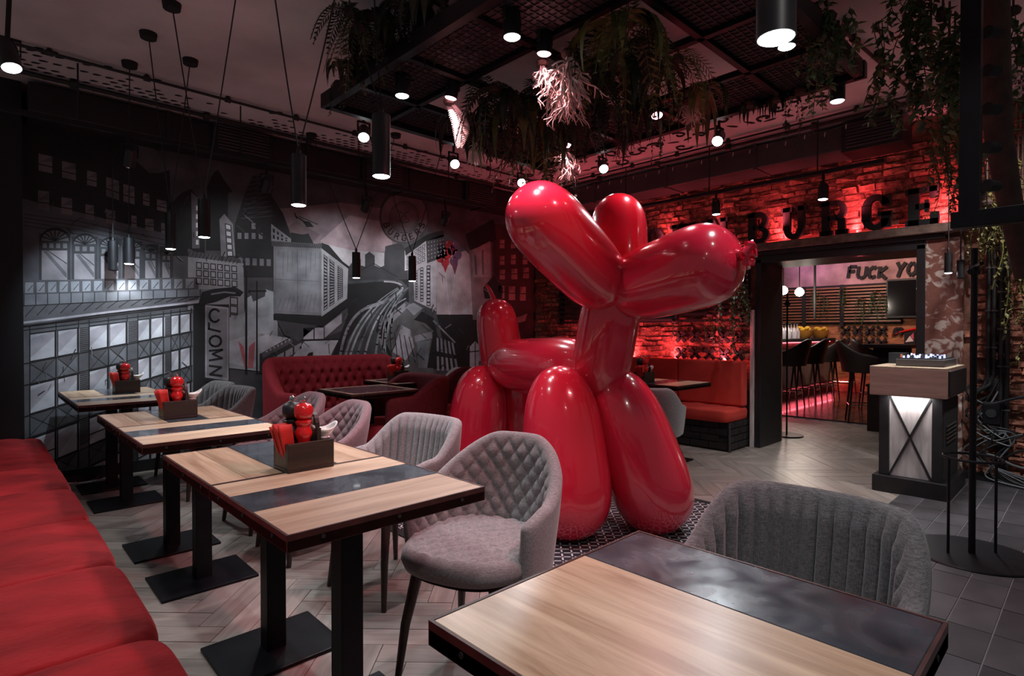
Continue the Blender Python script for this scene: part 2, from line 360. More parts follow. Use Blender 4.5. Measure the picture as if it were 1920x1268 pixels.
# bricks of the right wall
def brick_pts(y0, y1, z0, z1, rnd):
    pr = 0.008+0.045*rnd.random()**1.8; ps = []
    for x in (XW+0.01, XW-pr):
        for (yy, zz) in ((y0, z0), (y1, z0), (y1, z1), (y0, z1)):
            j = 0.011 if x < XW else 0.0
            ps.append((x+rnd.uniform(-0.014, 0.014)*(x < XW), yy+rnd.uniform(-j, j), zz+rnd.uniform(-j, j)))
    return ps
BF = [(4, 5, 6, 7), (0, 1, 5, 4), (1, 2, 6, 5), (2, 3, 7, 6), (3, 0, 4, 7)]
rb = random.Random(3); bl = []
row = 0; z = 0.0
while z < ZC-0.02:
    y = -0.35 - (0.13 if row % 2 else 0)
    while y < YW:
        y1 = y+0.165+rb.uniform(-0.07, 0.06); z1 = min(z+0.052, ZC)
        inside = (y1 > DY0-0.02 and y < DY1+0.02 and z < DZ+0.05) or (y1 > 0.815 and y < 1.12 and z < 2.04) or z > 2.95
        if not inside and y1 <= YW:
            bl.append((y+0.006, y1-0.006, z+0.006, z1-0.004))
        y = y1
    z += 0.059; row += 1
def bkey(q):
    p = in_view((XW, (q[0]+q[1])/2, (q[2]+q[3])/2), 0)
    if not p: return 99
    return p[2]
bl.sort(key=bkey); rest = MB()
for i, q in enumerate(bl):
    ps = brick_pts(*q, rb)
    if i < 300 and bkey(q) < 90:
        m = MB(); m.add(ps, BF); m.build('brick', M['brick'], wall_right, world=True)
    else: rest.add(ps, BF)
o = rest.build('brick_field', M['brick'], wall_right, world=True); o['kind'] = 'stuff'
# peeling pier to the right of the doorway
def mat_peel():
    m = mat('peeling_plaster', (0.22, 0.085, 0.062), 0.85, bump=(24, 0.6, 0.01)); nt = m.node_tree; N = nt.nodes; L = nt.links; bs = N['Principled BSDF']
    tc = N.new('ShaderNodeTexCoord'); nz = N.new('ShaderNodeTexNoise'); nz.inputs['Scale'].default_value = 9; nz.inputs['Detail'].default_value = 7; nz.inputs['Distortion'].default_value = 1.2
    L.new(tc.outputs['Object'], nz.inputs['Vector'])
    rp = N.new('ShaderNodeValToRGB'); e = rp.color_ramp.elements; e[0].position = 0.50; e[0].color = (0.20, 0.075, 0.058, 1); e[1].position = 0.58; e[1].color = (0.50, 0.40, 0.36, 1)
    L.new(nz.outputs[0], rp.inputs[0]); L.new(rp.outputs[0], bs.inputs['Base Color']); return m
M['peel'] = mat_peel()
b = MB(); b.bb((XW-0.05, 0.815, 0.0), (XW+0.02, 1.085, 2.03)); b.build('plaster_pier', M['peel'], wall_right, world=True, bev=0.008)
# door lining, head beam and shelf
door = struct(thing('door_1', 'black steel lined open doorway to the bar', None, (XW, (DY0+DY1)/2, 0)))
def dpart(n, a, c, m=M['black'], bev=0.004): q = MB(); q.bb(a, c); return q.build(n, m, door, world=True, bev=bev)
dpart('jamb', (XW-0.06, DY1-0.01, 0), (XW+0.50, DY1+0.05, DZ)); dpart('jamb', (XW-0.06, DY0-0.055, 0), (XW+0.58, DY0+0.01, DZ))
dpart('head', (XW-0.06, DY0-0.055, DZ-0.04), (XW+0.58, DY1+0.05, DZ+0.035)); dpart('head_beam', (XW-0.10, 0.93, DZ+0.035), (XW+0.02, DY1+0.12, DZ+0.075))
dpart('lit_reveal_strip', (XW-0.085, DY1+0.055, 0.0), (XW-0.055, DY1+0.095, 1.46), M['panelpale'])  # pale strip stands in for the light on the wall reveal
M['shelf'] = mat('rough_concrete_ledge', (0.16, 0.105, 0.085), 0.9, noise=(14, 0.45), bump=(30, 0.5, 0.01))
shelf = MB(); shelf.bb((XW-0.16, 0.55, DZ+0.08), (XW+0.02, 4.75, DZ+0.155)); struct(shelf.build('trim_2', M['shelf'], bev=0.006))
LEDZ = DZ+0.158
led = MB(); led.bb((XW-0.055, 0.60, LEDZ), (XW-0.035, 4.70, LEDZ+0.012)); tag(led.build('led_strip', M['ledred']), 'glowing red light strip on the ledge behind the sign letters', 'light strip')
for k in range(6):
    lamp('sign_glow', 'AREA', (XW-0.075, 0.95+k*0.66, LEDZ+0.025), 6.0, RED, target=(XW+0.02, 0.95+k*0.66, LEDZ+0.075), size=0.03, size_y=0.62).rotation_euler.rotate_axis('Z', 0)

# ---- sign letters on the ledge
def letter_shapes(ch):
    """rectangles (u0,v0,u1,v1) and half rings (cu,cv,ro,ri,a0,a1,sx) in a unit cell"""
    R, A = [], []
    def serif(u0, u1, v): R.append((u0, v, u1, v+0.13))
    if ch == 'B':
        R += [(0.08, 0, 0.38, 1), (0, 0, 0.55, 0.15), (0, 0.85, 0.55, 1), (0.3, 0.44, 0.6, 0.57)]
        A += [(0.55, 0.73, 0.27, 0.12, -90, 90, 1.35), (0.58, 0.27, 0.27, 0.12, -90, 90, 1.5)]
    elif ch == 'U':
        R += [(0.08, 0.30, 0.36, 1), (0.66, 0.30, 0.90, 1), (0, 0.86, 0.44, 1), (0.58, 0.86, 1, 1)]
        A += [(0.49, 0.32, 0.32, 0.15, 180, 360, 1.28)]
    elif ch == 'R':
        R += [(0.08, 0, 0.36, 1), (0, 0, 0.46, 0.14), (0, 0.86, 0.6, 1), (0.3, 0.42, 0.62, 0.56), (0.64, 0.0, 0.90, 0.46), (0.56, 0, 1, 0.14)]
        A += [(0.58, 0.71, 0.29, 0.14, -90, 90, 1.3)]
    elif ch == 'G':
        R += [(0.03, 0.28, 0.33, 0.72), (0.68, 0.06, 0.98, 0.48), (0.55, 0.38, 1.0, 0.50), (0.70, 0.66, 0.98, 0.92)]
        A += [(0.5, 0.70, 0.30, 0.14, 0, 180, 1.57), (0.5, 0.30, 0.30, 0.14, 180, 360, 1.57)]
    elif ch == 'E':
        R += [(0.08, 0, 0.40, 1), (0, 0, 0.95, 0.15), (0, 0.85, 0.92, 1), (0.3, 0.43, 0.68, 0.57), (0.72, 0, 0.97, 0.32), (0.70, 0.70, 0.94, 1), (0.56, 0.34, 0.68, 0.66)]
    elif ch == 'N':
        R += [(0.08, 0, 0.32, 1), (0.68, 0, 0.92, 1), (0, 0, 0.40, 0.13), (0, 0.87, 0.36, 1), (0.60, 0.87, 1, 1)]
        A += [('diag', 0.10, 1.0, 0.68, 0.0, 0.30)]
    elif ch == 'W':
        R += [(0, 0.87, 0.30, 1), (0.36, 0.87, 0.64, 1), (0.70, 0.87, 1, 1)]
        A += [('diag', 0.06, 1.0, 0.24, 0, 0.2), ('diag', 0.38, 1.0, 0.24, 0, 0.18), ('diag', 0.42, 1.0, 0.58, 0, 0.2), ('diag', 0.76, 1.0, 0.58, 0, 0.18)]
    elif ch == 'O':
        R += [(0.03, 0.28, 0.33, 0.72), (0.68, 0.28, 0.98, 0.72)]
        A += [(0.5, 0.70, 0.30, 0.14, 0, 180, 1.57), (0.5, 0.30, 0.30, 0.14, 180, 360, 1.57)]
    elif ch == 'L':
        R += [(0.08, 0, 0.40, 1), (0, 0, 0.95, 0.15), (0, 0.86, 0.5, 1), (0.72, 0, 0.97, 0.34)]
    elif ch == 'C':
        R += [(0.03, 0.28, 0.33, 0.72), (0.70, 0.62, 0.98, 0.80), (0.70, 0.20, 0.98, 0.38)]
        A += [(0.5, 0.70, 0.30, 0.14, 0, 180, 1.57), (0.5, 0.30, 0.30, 0.14, 180, 360, 1.57)]
    return R, A
def letter(ch, ya, yb, z0, z1, x, dep, label):
    R, A = letter_shapes(ch); m = MB()
    P = lambda u, v: Vector((x, ya+(yb-ya)*u, z0+(z1-z0)*v))
    for (u0, v0, u1, v1) in R: m.prism([P(u0, v0), P(u1, v0), P(u1, v1), P(u0, v1)], (dep, 0, 0))
    for a in A:
        if a[0] == 'diag':
            _, u0, v0, u1, v1, w = a; m.prism([P(u0, v0), P(u0+w, v0), P(u1+w, v1), P(u1, v1)], (dep, 0, 0))
        else:
            cu, cv, ro, ri, a0, a1, sx = a; n = 12
            for i in range(n):
                t0, t1 = math.radians(a0+(a1-a0)*i/n), math.radians(a0+(a1-a0)*(i+1)/n)
                q = lambda t, r: P(cu+r*math.cos(t)*sx*0.92, cv+r*math.sin(t))
                q2 = lambda t, r: P(cu+r*math.cos(t)*sx*0.75, cv+r*math.sin(t))
                m.prism([q(t0, ro), q(t1, ro), q2(t1, ri), q2(t0, ri)], (dep, 0, 0))
    return tag(m.build('sign_letter', M['blackmatte']), label, 'sign letter', 'black sign letters on the ledge')
SX = XW-0.135
for ch, p0, p1, lab in (('C', 1110, 1142, 'black block letter C of the red lit ledge sign, hidden behind the dog'), ('L', 1160, 1196, 'black block letter L of the ledge sign behind the ear of the dog'), ('O', 1210, 1244, 'black block letter O of the red lit ledge sign'),
        ('W', 1256, 1306, 'black block letter W of the red lit ledge sign'), ('N', 1322, 1364, 'black block letter N on the ledge, just before the B'),
        ('B', 1399, 1443, 'black block letter B on the red lit ledge'), ('U', 1464, 1512, 'black block letter U on the red lit ledge'), ('R', 1536, 1590, 'black block letter R on the ledge between U and G'),
        ('G', 1613, 1671, 'black block letter G on the red lit ledge'), ('E', 1697, 1762, 'black block letter E on the red lit ledge'), ('R', 1791, 1856, 'last black letter R of the ledge sign, behind the hanging frame')):
    letter(ch, at_x(p0, 430, SX).y, at_x(p1, 430, SX).y, LEDZ, LEDZ+0.325, SX, 0.045, lab)

# ---- ducts along both walls
def duct(name, a, c, label, seams, axis):
    t = thing(name, label, 'duct', ((a[0]+c[0])/2, (a[1]+c[1])/2, a[2])); q = MB(); q.bb(a, c); q.build('duct_body', M['greymetal'] if axis == 'Y' else M['darkduct'], t, world=True, bev=0.01)
    for s in seams:
        q = MB()
        if axis == 'Y': q.bb((a[0]-0.012, s-0.015, a[2]-0.012), (c[0], s+0.015, c[2]+0.012))
        else: q.bb((s-0.015, a[1]-0.012, a[2]-0.012), (s+0.015, c[1], c[2]+0.012))
        q.build('flange', M['greymetal'] if axis == 'Y' else M['darkduct'], t, world=True)
    return t
DU = duct('air_duct', (5.62, 1.62, 2.85), (6.0, 5.42, 3.07), 'long grey air duct under the ceiling above the red brick wall', (2.4, 3.4, 4.4), 'Y')
def vent(t, p, axis):
    x, y, z = p; q = MB(); q.bb((x-0.03, y-0.02, z-0.13), (x+0.30, y+0.44, z+0.13)) if axis == 'Y' else q.bb((x-0.02, y-0.03, z-0.12), (x+0.50, y+0.02, z+0.12))
    v = q.build('vent_box', M['black'], t, world=True, bev=0.006)
    for k in range(8):
        zz = z-0.10+k*0.028; q = MB()
        if axis == 'Y': q.bb((x-0.045, y+0.02, zz), (x-0.025, y+0.40, zz+0.012))
        else: q.bb((x+0.02, y-0.045, zz), (x+0.46, y-0.025, zz+0.012))
        o = q.build('louvre', M['greymetal'], v, world=False); o.data.transform(mat_of(v).inverted())
vent(DU, (5.60, 1.18, 2.94), 'Y')
DL = duct('air_duct', (0.30, 5.45, 2.85), (5.9, 5.82, 3.07), 'dark boxed air duct running above the city mural', (1.2, 2.4, 3.6, 4.8), 'X')
vent(DL, (1.55, 5.44, 2.95), 'X'); vent(DL, (3.0, 5.44, 2.95), 'X'); vent(DL, (4.4, 5.44, 2.95), 'X')
# ---- ceiling stencil: black fish-scale petals and scrolls along the edges
st = MB(); rs = random.Random(5)
def petal(x, y, a, l, w):
    n = 8; pts = []
    for i in range(n):
        t = 2*PI*i/n; u, v = l*math.cos(t), w*math.sin(t)*(1-0.35*math.cos(t)); pts.append((x+u*math.cos(a)-v*math.sin(a), y+u*math.sin(a)+v*math.cos(a), ZC-0.003))
    st.prism(pts, (0, 0, 0.002))
for i in range(70):
    for j in range(9):
        x = 0.25+i*0.075+(0.037 if j % 2 else 0); y = 5.42-j*0.07
        p = 0.95-0.11*j + 0.35*math.sin(x*2.7+1)*math.sin(x*5.1)
        if rs.random() < p: petal(x, y, -0.3, 0.027, 0.014)
def scroll(x, y, s, a):
    pts = []
    for i in range(22):
        t = i/21*3.6*PI/2; r = s*(0.10+0.9*(1-i/21)); pts.append((x+r*math.cos(a+t), y+r*math.sin(a+t), ZC-0.003))
    st.tube(pts, 0.012, 4)
for i in range(26):
    scroll(4.95+rs.uniform(-0.25, 0.25), 1.6+i*0.15, 0.06+rs.random()*0.05, rs.random()*6)
    petal(4.9+rs.uniform(-0.3, 0.3), 1.6+i*0.15, rs.random()*3, 0.06, 0.02)
for (px, py) in ((1108, 52), (1120, 66), (1138, 40), (1150, 60), (1130, 80)): p = at_z(px, py, ZC); scroll(p.x, p.y, 0.09, rs.random()*6); petal(p.x+.08, p.y, 0.5, 0.09, 0.03)
st_o = st.build('painted_stencil', M['blackmatte'], ceiling, world=True); st_o['kind'] = 'stuff'
# ---- conduits below the ceiling
def conduit(label, pts, r=0.011, clips=0.55):
    t = thing('conduit', label, 'pipe', pts[0], group='ceiling conduits'); q = MB(); q.tube(pts, r, 8); q.build('tube', M['cable'], t, world=True, smooth=True)
    for a, c in zip(pts[:-1], pts[1:]):
        a, c = Vector(a), Vector(c); n = int((c-a).length/clips); d = (c-a).normalized()
        for k in range(n):
            p = a+d*(clips*(k+0.5)); q = MB(); q.cyl(p-d*0.02, p+d*0.02, r*1.9, n=8); q.bb((p.x-0.012, p.y-0.012, p.z), (p.x+0.012, p.y+0.012, ZC)); q.build('clip', M['cable'], t, world=True)
zc = ZC-0.03
conduit('long black conduit along the stencilled ceiling edge above the mural', [(0.1, 4.82, zc), (5.2, 4.82, zc)])
conduit('second black conduit beside the mural duct, nearer the wall', [(0.1, 5.30, zc), (5.2, 5.30, zc)], 0.018, 0.9)
conduit('long black conduit along the ceiling edge of the brick wall side', [(5.30, 0.6, zc), (5.30, 4.7, zc)])
conduit('second black conduit beside the grey duct, nearer the brick wall', [(5.46, 0.6, zc), (5.46, 5.2, zc)], 0.02, 0.8)
conduit('short conduit crossing the bare ceiling right of the planter', [(3.75, 1.12, zc), (5.30, 1.02, zc)])

# ================================================================== THE MURAL (flat paint on the back wall)
mu = MB()
def mp(px, py, lay): return at_y(px, py, YW) + Vector((0, -0.003-0.0006*lay, 0))
def T(v, tint=(1.0, 0.93, 1.02)): return tuple(v*c for c in tint)
K, DK, DG, MG, LG, WH = T(0.010), T(0.030), T(0.075), T(0.17), T(0.36), T(0.62)
def poly(pts, col, lay): mu.add([mp(x, y, lay) for x, y in pts], [tuple(range(len(pts)))], col)
def rect(x0, y0, x1, y1, col, lay): poly([(x0, y0), (x1, y0), (x1, y1), (x0, y1)], col, lay)
def stroke(pts, w, col, lay):
    for (x0, y0), (x1, y1) in zip(pts[:-1], pts[1:]):
        dx, dy = x1-x0, y1-y0; l = math.hypot(dx, dy) or 1; nx, ny = -dy/l*w/2, dx/l*w/2; ex, ey = dx/l*w*0.3, dy/l*w*0.3
        poly([(x0+nx-ex, y0+ny-ey), (x1+nx+ex, y1+ny+ey), (x1-nx+ex, y1-ny+ey), (x0-nx-ex, y0-ny-ey)], col, lay)
def bil(q, u, v):
    (ax, ay), (bx, by), (cx, cy), (dx, dy) = q     # TL, TR, BR, BL
    return (ax*(1-u)*(1-v)+bx*u*(1-v)+cx*u*v+dx*(1-u)*v, ay*(1-u)*(1-v)+by*u*(1-v)+cy*u*v+dy*(1-u)*v)
def wins(q, nu, nv, fu, fv, col, lay, frame=None, skip=0, seed=1):
    r = random.Random(seed)
    for j in range(nv):
        for i in range(nu):
            if r.random() < skip: continue
            u0, u1 = (i+0.5-fu/2)/nu, (i+0.5+fu/2)/nu; v0, v1 = (j+0.5-fv/2)/nv, (j+0.5+fv/2)/nv
            if frame:
                e, g = 0.13/nu, 0.13/nv; poly([bil(q, u0-e, v0-g), bil(q, u1+e, v0-g), bil(q, u1+e, v1+g), bil(q, u0-e, v1+g)], frame, lay)
            poly([bil(q, u0, v0), bil(q, u1, v0), bil(q, u1, v1), bil(q, u0, v1)], col, lay+(1 if frame else 0))
# sky
poly([(40, 150), (1010, 330), (1012, 780), (40, 980)], T(0.065), 0)
poly([(520, 392), (640, 380), (745, 395), (745, 520), (600, 520), (600, 470), (552, 446)], T(0.17, (1.15, .85, .92)), 1)
poly([(600, 452), (655, 404), (735, 420), (735, 470), (640, 480)], T(0.30, (1.15, .84, .9)), 2)
poly([(600, 455), (660, 470), (720, 474), (720, 520), (640, 525), (600, 500)], T(0.40, (1.05, .95, 1.0)), 3)
poly([(560, 480), (520, 440), (555, 415), (600, 440)], T(0.12, (1.2, .8, .85)), 3)
# ---- left tower block
poly([(40, 150), (120, 200), (230, 266), (252, 300), (280, 325), (296, 325), (318, 319), (322, 530), (40, 530)], K, 4)
poly([(40, 372), (120, 392), (318, 440), (320, 528), (40, 528)], T(0.085, (1, .95, 1.1)), 5)
for (x0, y0, x1, y1, s) in ((72, 288, 98, 320, 6), (116, 302, 142, 333, 6), (163, 320, 181, 347, 4), (199, 332, 223, 368, 8), (231, 345, 252, 378, 6), (268, 362, 280, 384, 3), (294, 374, 312, 394, 4),
                          (71, 357, 92, 393, 3), (115, 370, 135, 401, 3), (160, 383, 176, 411, 3), (199, 393, 216, 419, 3), (246, 404, 256, 426, 2), (272, 410, 288, 432, 2), (302, 418, 312, 438, 2)):
    poly([(x0, y0), (x1, y0+s), (x1, y1+s), (x0, y1)], T(0.13, (1.1, .92, .95)), 6)
    poly([(x0, (y0+y1)/2), (x1, y0+s), (x1, (y0+y1)/2)], T(0.08), 7); stroke([(x0, y0+(y1-y0)*0.62), (x1, y0+(y1-y0)*0.62+s)], 2, K, 8)
for k in range(4): stroke([(45, 402+k*7), (150, 416+k*8), (318, 452+k*9)], 1.6, DK, 6)
for (x0, x1, yt, yb, ya) in ((75, 131, 470, 525, 452), (136, 182, 476, 524, 458), (186, 226, 481, 523, 463), (230, 266, 486, 523, 467), (269, 296, 489, 522, 472), (301, 323, 492, 521, 476)):
    rect(x0-2, ya-14, x1+1, yb, DK, 6); rect(x0+3, yt, x1-5, yb, T(0.22, (1.06, .94, 1.0)), 7)
    cx, w, hh = (x0+x1)/2, (x1-x0)/2-2, 20*(x1-x0)/56
    poly([(cx+w*math.cos(PI*i/10), ya-hh*math.sin(PI*i/10)) for i in range(11)], T(0.13), 7)
    for i in range(1, 8): stroke([(cx, ya), (cx+w*math.cos(PI*i/8), ya-hh*math.sin(PI*i/8))], 2.2, K, 8)
    poly([(cx+w*1.1*math.cos(PI*i/10), ya-hh*1.25*math.sin(PI*i/10)) for i in range(11)] + [(cx+w*math.cos(PI*(10-i)/10), ya-hh*math.sin(PI*(10-i)/10)) for i in range(11)], K, 8)
    n = max(2, int((x1-x0)/12)); wins([(x0+2, ya+3), (x1-3, ya+4), (x1-3, yt-3), (x0+2, yt-4)], n, 1, 0.6, 0.8, T(0.14), 8)
    poly([(x0+6, yt+2), (x0+12, yt), (x1-6, yb-12), (x1-6, yb-3)], T(0.10), 9); stroke([(x0+14, yt), (x1-6, yt+(yb-yt)*0.45)], 1.4, DK, 9)
# ---- balcony rail and awning
poly([(40, 528), (372, 520), (372, 543), (40, 553)], DG, 8)
wins([(44, 529), (366, 522), (366, 541), (44, 551)], 15, 1, 0.72, 0.9, T(0.24, (.97, .97, 1.06)), 9)
for i in range(15): x = 50+i*21.4; stroke([(x+2, 546-i*0.5), (x+11, 535-i*0.5)], 1.3, DK, 10)
poly([(40, 553), (375, 543), (440, 541), (430, 552), (372, 562), (40, 612)], T(0.16, (.97, .96, 1.06)), 9)
poly([(40, 574), (200, 565), (372, 556), (372, 562), (40, 612)], T(0.09), 10)
for i in range(16): x = 45+i*22; y = 552-i*0.62; stroke([(x, y), (x, y+20-i*0.55)], 1.6, K, 11); stroke([(x, y+21-i*0.5), (x-20, y+44-i*1.6)], 1.6, K, 11)
stroke([(40, 574), (200, 566), (372, 556)], 1.8, K, 11); stroke([(38, 606), (200, 586), (372, 566)], 4, T(0.36), 11); stroke([(38, 612), (200, 592), (372, 570)], 2.2, K, 12)
poly([(378, 548), (400, 542), (440, 538), (456, 548), (450, 556), (430, 556), (405, 566), (370, 574)], K, 12); stroke([(396, 552), (420, 548), (440, 550)], 3, MG, 13)
# ---- lower facade: one family of converging lines
def fl(x, y0): return y0+(x-57)*(-0.131-(y0-628)*0.00115)
def fq(x0, x1, a, c): return [(x0, fl(x0, a)), (x1, fl(x1, a)), (x1, fl(x1, c)), (x0, fl(x0, c))]
poly(fq(42, 384, 616, 1010), T(0.100, (.97, .96, 1.06)), 8); poly(fq(362, 386, 600, 1000), K, 9)
cols = [(57, 102, 'w'), (109, 144, 'w'), (150, 166, 's'), (168, 200, 'w'), (206, 235, 'w'), (240, 257, 's'), (259, 279, 'w'), (284, 304, 'w'), (307, 318, 's'), (321, 334, 'w'), (339, 355, 'w')]
for (ra, rc) in ((628, 677), (724, 775), (825, 880), (930, 985)):
    for ci, (x0, x1, kd) in enumerate(cols):
        if kd == 'w':
            poly(fq(x0-2, x1+2, ra-3, rc+3), K, 9); poly(fq(x0, x1, ra, rc), T(0.46, (.98, .97, 1.04)), 10)
            poly([(x0, fl(x0, ra+8)), (x0+(x1-x0)*0.75, fl(x0+(x1-x0)*0.75, ra)), (x1, fl(x1, ra)), (x1, fl(x1, ra+10)), (x0, fl(x0, rc-6))], T(0.34), 11)
            if (ci+ra) % 3 == 0: stroke([(x0, fl(x0, ra+34)), (x1, fl(x1, ra+34))], 2.2, K, 12)
            stroke([(x1+4, fl(x1, ra)), (x1+4, fl(x1, rc))], 1.6, LG, 11)
        else:
            poly(fq(x0, x1, ra-3, rc), T(0.13), 9)
            for k in range(13): stroke([(x0, fl(x0, ra+k*4)), (x1, fl(x1, ra+k*4))], 1.5, K, 10)
    for (x0, x1, kd) in cols:
        if kd == 'w':
            poly(fq(x0, x1, rc+6, ra+92), T(0.15 if (x0*7) % 3 else 0.10, (.95, .97, 1.08)), 9)
            poly([(x0, fl(x0, rc+6)), (x1, fl(x1, rc+6)), ((x0+x1)/2, fl((x0+x1)/2, rc+26))], T(0.08), 10)
            stroke([(x0, fl(x0, rc+6)), (x1, fl(x1, ra+92))], 1.1, K, 11); stroke([(x1, fl(x1, rc+6)), (x0, fl(x0, ra+92))], 1.1, K, 11)
for x in (56, 105, 147, 167, 203, 238, 258, 282, 306, 320, 337, 358): stroke([(x, fl(x, 612)), (x, fl(x, 1005))], 2, K, 12)
for a in (618, 680, 720, 778, 820, 884, 926): stroke([(45, fl(45, a)), (360, fl(360, a))], 1.8, K, 12)
# ---- middle: towers, grey block, lettered sign
poly([(322, 380), (340, 362), (358, 355), (372, 372), (382, 380), (384, 480), (322, 480)], K, 5); poly([(358, 360), (374, 374), (374, 466), (360, 466)], T(0.11), 6)
for k in range(5): rect(367, 386+k*16, 372, 395+k*16, WH, 7)
poly([(388, 350), (400, 325), (408, 318), (420, 338), (436, 360), (427, 362), (427, 470), (386, 470)], K, 6)
poly([(411, 412), (420, 401), (436, 420), (441, 480), (414, 482)], T(0.24), 7); wins([(420, 418), (434, 422), (438, 482), (424, 482)], 1, 5, 0.6, 0.65, WH, 8, frame=K)
poly([(440, 420), (460, 360), (474, 330), (488, 330), (512, 372), (530, 400), (545, 440), (540, 520), (440, 520)], T(0.016), 5)
for k in range(9): stroke([(452+k*2, 410-k*9), (512-k*2, 405-k*9)], 1.5, T(0.06), 6); stroke([(455+k*3, 410-k*9), (510-k*3, 396-k*9)], 1.2, T(0.05), 6)
wins([(442, 414), (508, 416), (508, 452), (442, 452)], 5, 2, 0.55, 0.6, T(0.20), 6, skip=0.35, seed=4); wins([(444, 480), (510, 484), (510, 502), (444, 500)], 5, 1, 0.6, 0.7, T(0.16), 6)
poly([(508, 420), (545, 448), (545, 456), (508, 452)], T(0.22), 7); wins([(509, 424), (540, 448), (540, 454), (509, 450)], 4, 2, 0.5, 0.6, K, 8)
poly([(352, 466), (365, 472), (450, 486), (452, 494), (352, 482)], DG, 8)
for k in range(14): stroke([(356+k*7, 471+k*1.3), (352+k*7, 480+k*1.2)], 1.3, K, 9)
poly([(352, 482), (456, 494), (458, 610), (352, 600)], T(0.26, (.99, .96, 1.02)), 7)
wins([(366, 490), (445, 498), (446, 540), (366, 534)], 6, 3, 0.55, 0.6, T(0.30), 8, frame=K); wins([(430, 556), (446, 558), (446, 606), (430, 604)], 1, 3, 0.7, 0.7, T(0.32), 8, frame=K)
poly([(428, 596), (458, 588), (520, 600), (520, 700), (428, 690)], T(0.34, (.95, .98, 1.05)), 9); poly([(462, 560), (490, 540), (514, 548), (512, 620), (470, 640), (456, 600)], T(0.40, (.94, .98, 1.06)), 10)
poly([(428, 640), (480, 624), (540, 634), (520, 672), (470, 690), (428, 680)], T(0.46, (.97, .97, 1.05)), 10)
poly([(466, 540), (484, 520), (500, 528), (496, 556), (474, 566)], T(0.06), 11); poly([(446, 640), (456, 650), (464, 690), (458, 690)], T(0.40, (1.2, .35, .4)), 11); poly([(466, 650), (478, 640), (474, 690), (464, 690)], T(0.36, (1.2, .35, .4)), 11)
rect(383, 571, 429, 716, K, 12); poly([(384, 572), (428, 577), (428, 714), (384, 708)], T(0.30, (1, .95, 1.03)), 13); poly([(387, 576), (425, 580), (425, 709), (387, 704)], T(0.19, (1, .95, 1.03)), 14)
# the word on the tall sign, letters turned on their side as painted
def arc(cx, cy, rx, ry, a0, a1, n=12): return [(cx+rx*math.cos(math.radians(a0+(a1-a0)*i/n)), cy+ry*math.sin(math.radians(a0+(a1-a0)*i/n))) for i in range(n+1)]
stroke(arc(402, 592, 10, 12, -40, -320), 4, K, 15)
stroke([(391, 606), (391, 617), (412, 622)], 4, K, 15); stroke(arc(403, 640, 11, 10, 0, 360), 4, K, 15)
stroke([(392, 658), (416, 656), (398, 664), (416, 672), (392, 676)], 4, K, 15); stroke([(392, 686), (414, 689), (393, 702), (415, 705)], 4, K, 15)
stroke([(461, 500), (461, 700)], 4, K, 13); stroke([(481, 528), (481, 700)], 3, K, 13); stroke([(466, 546), (498, 546)], 3, K, 13)
# ---- plain hoarding box on its bracket
poly([(508, 452), (603, 458), (604, 466), (508, 462)], DG, 12); poly([(512, 462), (602, 466), (602, 592), (512, 588)], T(0.17, (1, .95, 1.03)), 13)
for k in range(26): stroke([(510+k*3.6, 454+k*0.2), (508+k*3.6, 462+k*0.2)], 1, K, 13)
poly([(517, 468), (597, 471), (597, 586), (517, 582)], T(0.20, (.97, .96, 1.06)), 14)
for (a_, c_) in (((557, 469), (557, 584)), ((517, 524), (597, 528))): stroke([a_, c_], 1.2, T(0.12), 15)
for k in range(9): stroke([(522+k*8.6, 470+k*0.3), (521+k*8.6, 482+(k*37) % 46)], 1.1, T(0.13), 15); stroke([(519+k*8.4, 582), (526+k*8.2, 560-(k*23) % 22)], 1.3, T(0.14), 15)
poly([(602, 460), (654, 500), (654, 506), (602, 468)], K, 13); poly([(602, 466), (652, 504), (650, 560), (602, 594)], T(0.34, (1, .96, 1.02)), 13)
for (x0, x1) in ((606, 613), (617, 626), (632, 642)):
    tq = lambda x: 466+(x-602)*0.78; bq = lambda x: 594-(x-602)*0.70
    poly([(x0, tq(x0)+8), (x1, tq(x1)+8), (x1, bq(x1)-8), (x0, bq(x0)-8)], K, 14)
    n = 16
    for k in range(n):
        f0, f1 = (k+0.25)/n, (k+0.75)/n; a0, a1 = tq(x0)+8, bq(x0)-8; c0, c1 = tq(x1)+8, bq(x1)-8
        poly([(x0+1, a0+(a1-a0)*f0), (x1-1, c0+(c1-c0)*f0), (x1-1, c0+(c1-c0)*f1), (x0+1, a0+(a1-a0)*f1)], T(0.30), 15)
poly([(512, 590), (602, 594), (652, 560), (652, 574), (604, 612), (512, 600)], K, 14); poly([(518, 600), (600, 606), (560, 640), (532, 628)], T(0.055), 13)
poly([(568, 615), (606, 615), (606, 637), (568, 637)], T(0.45), 13); stroke([(588, 615), (588, 637)], 2, K, 14); poly([(608, 612), (640, 588), (640, 606), (608, 634)], T(0.38), 13)
poly([(486, 664), (540, 634), (600, 637), (640, 620), (600, 690), (486, 700)], T(0.03), 12); poly([(490, 662), (545, 634), (548, 642), (492, 672)], T(0.10), 13)
for k in range(7): rect(498+k*7, 657-k*3.6, 501+k*7, 661-k*3.6, LG, 14)
wins([(500, 675), (566, 640), (566, 655), (500, 695)], 4, 1, 0.8, 0.8, T(0.26), 13); poly([(570, 640), (634, 638), (612, 680), (540, 680)], T(0.42, (.97, .97, 1.04)), 13); stroke([(566, 638), (640, 636)], 3, K, 14)
poly([(568, 676), (578, 662), (586, 660), (586, 678)], K, 14)
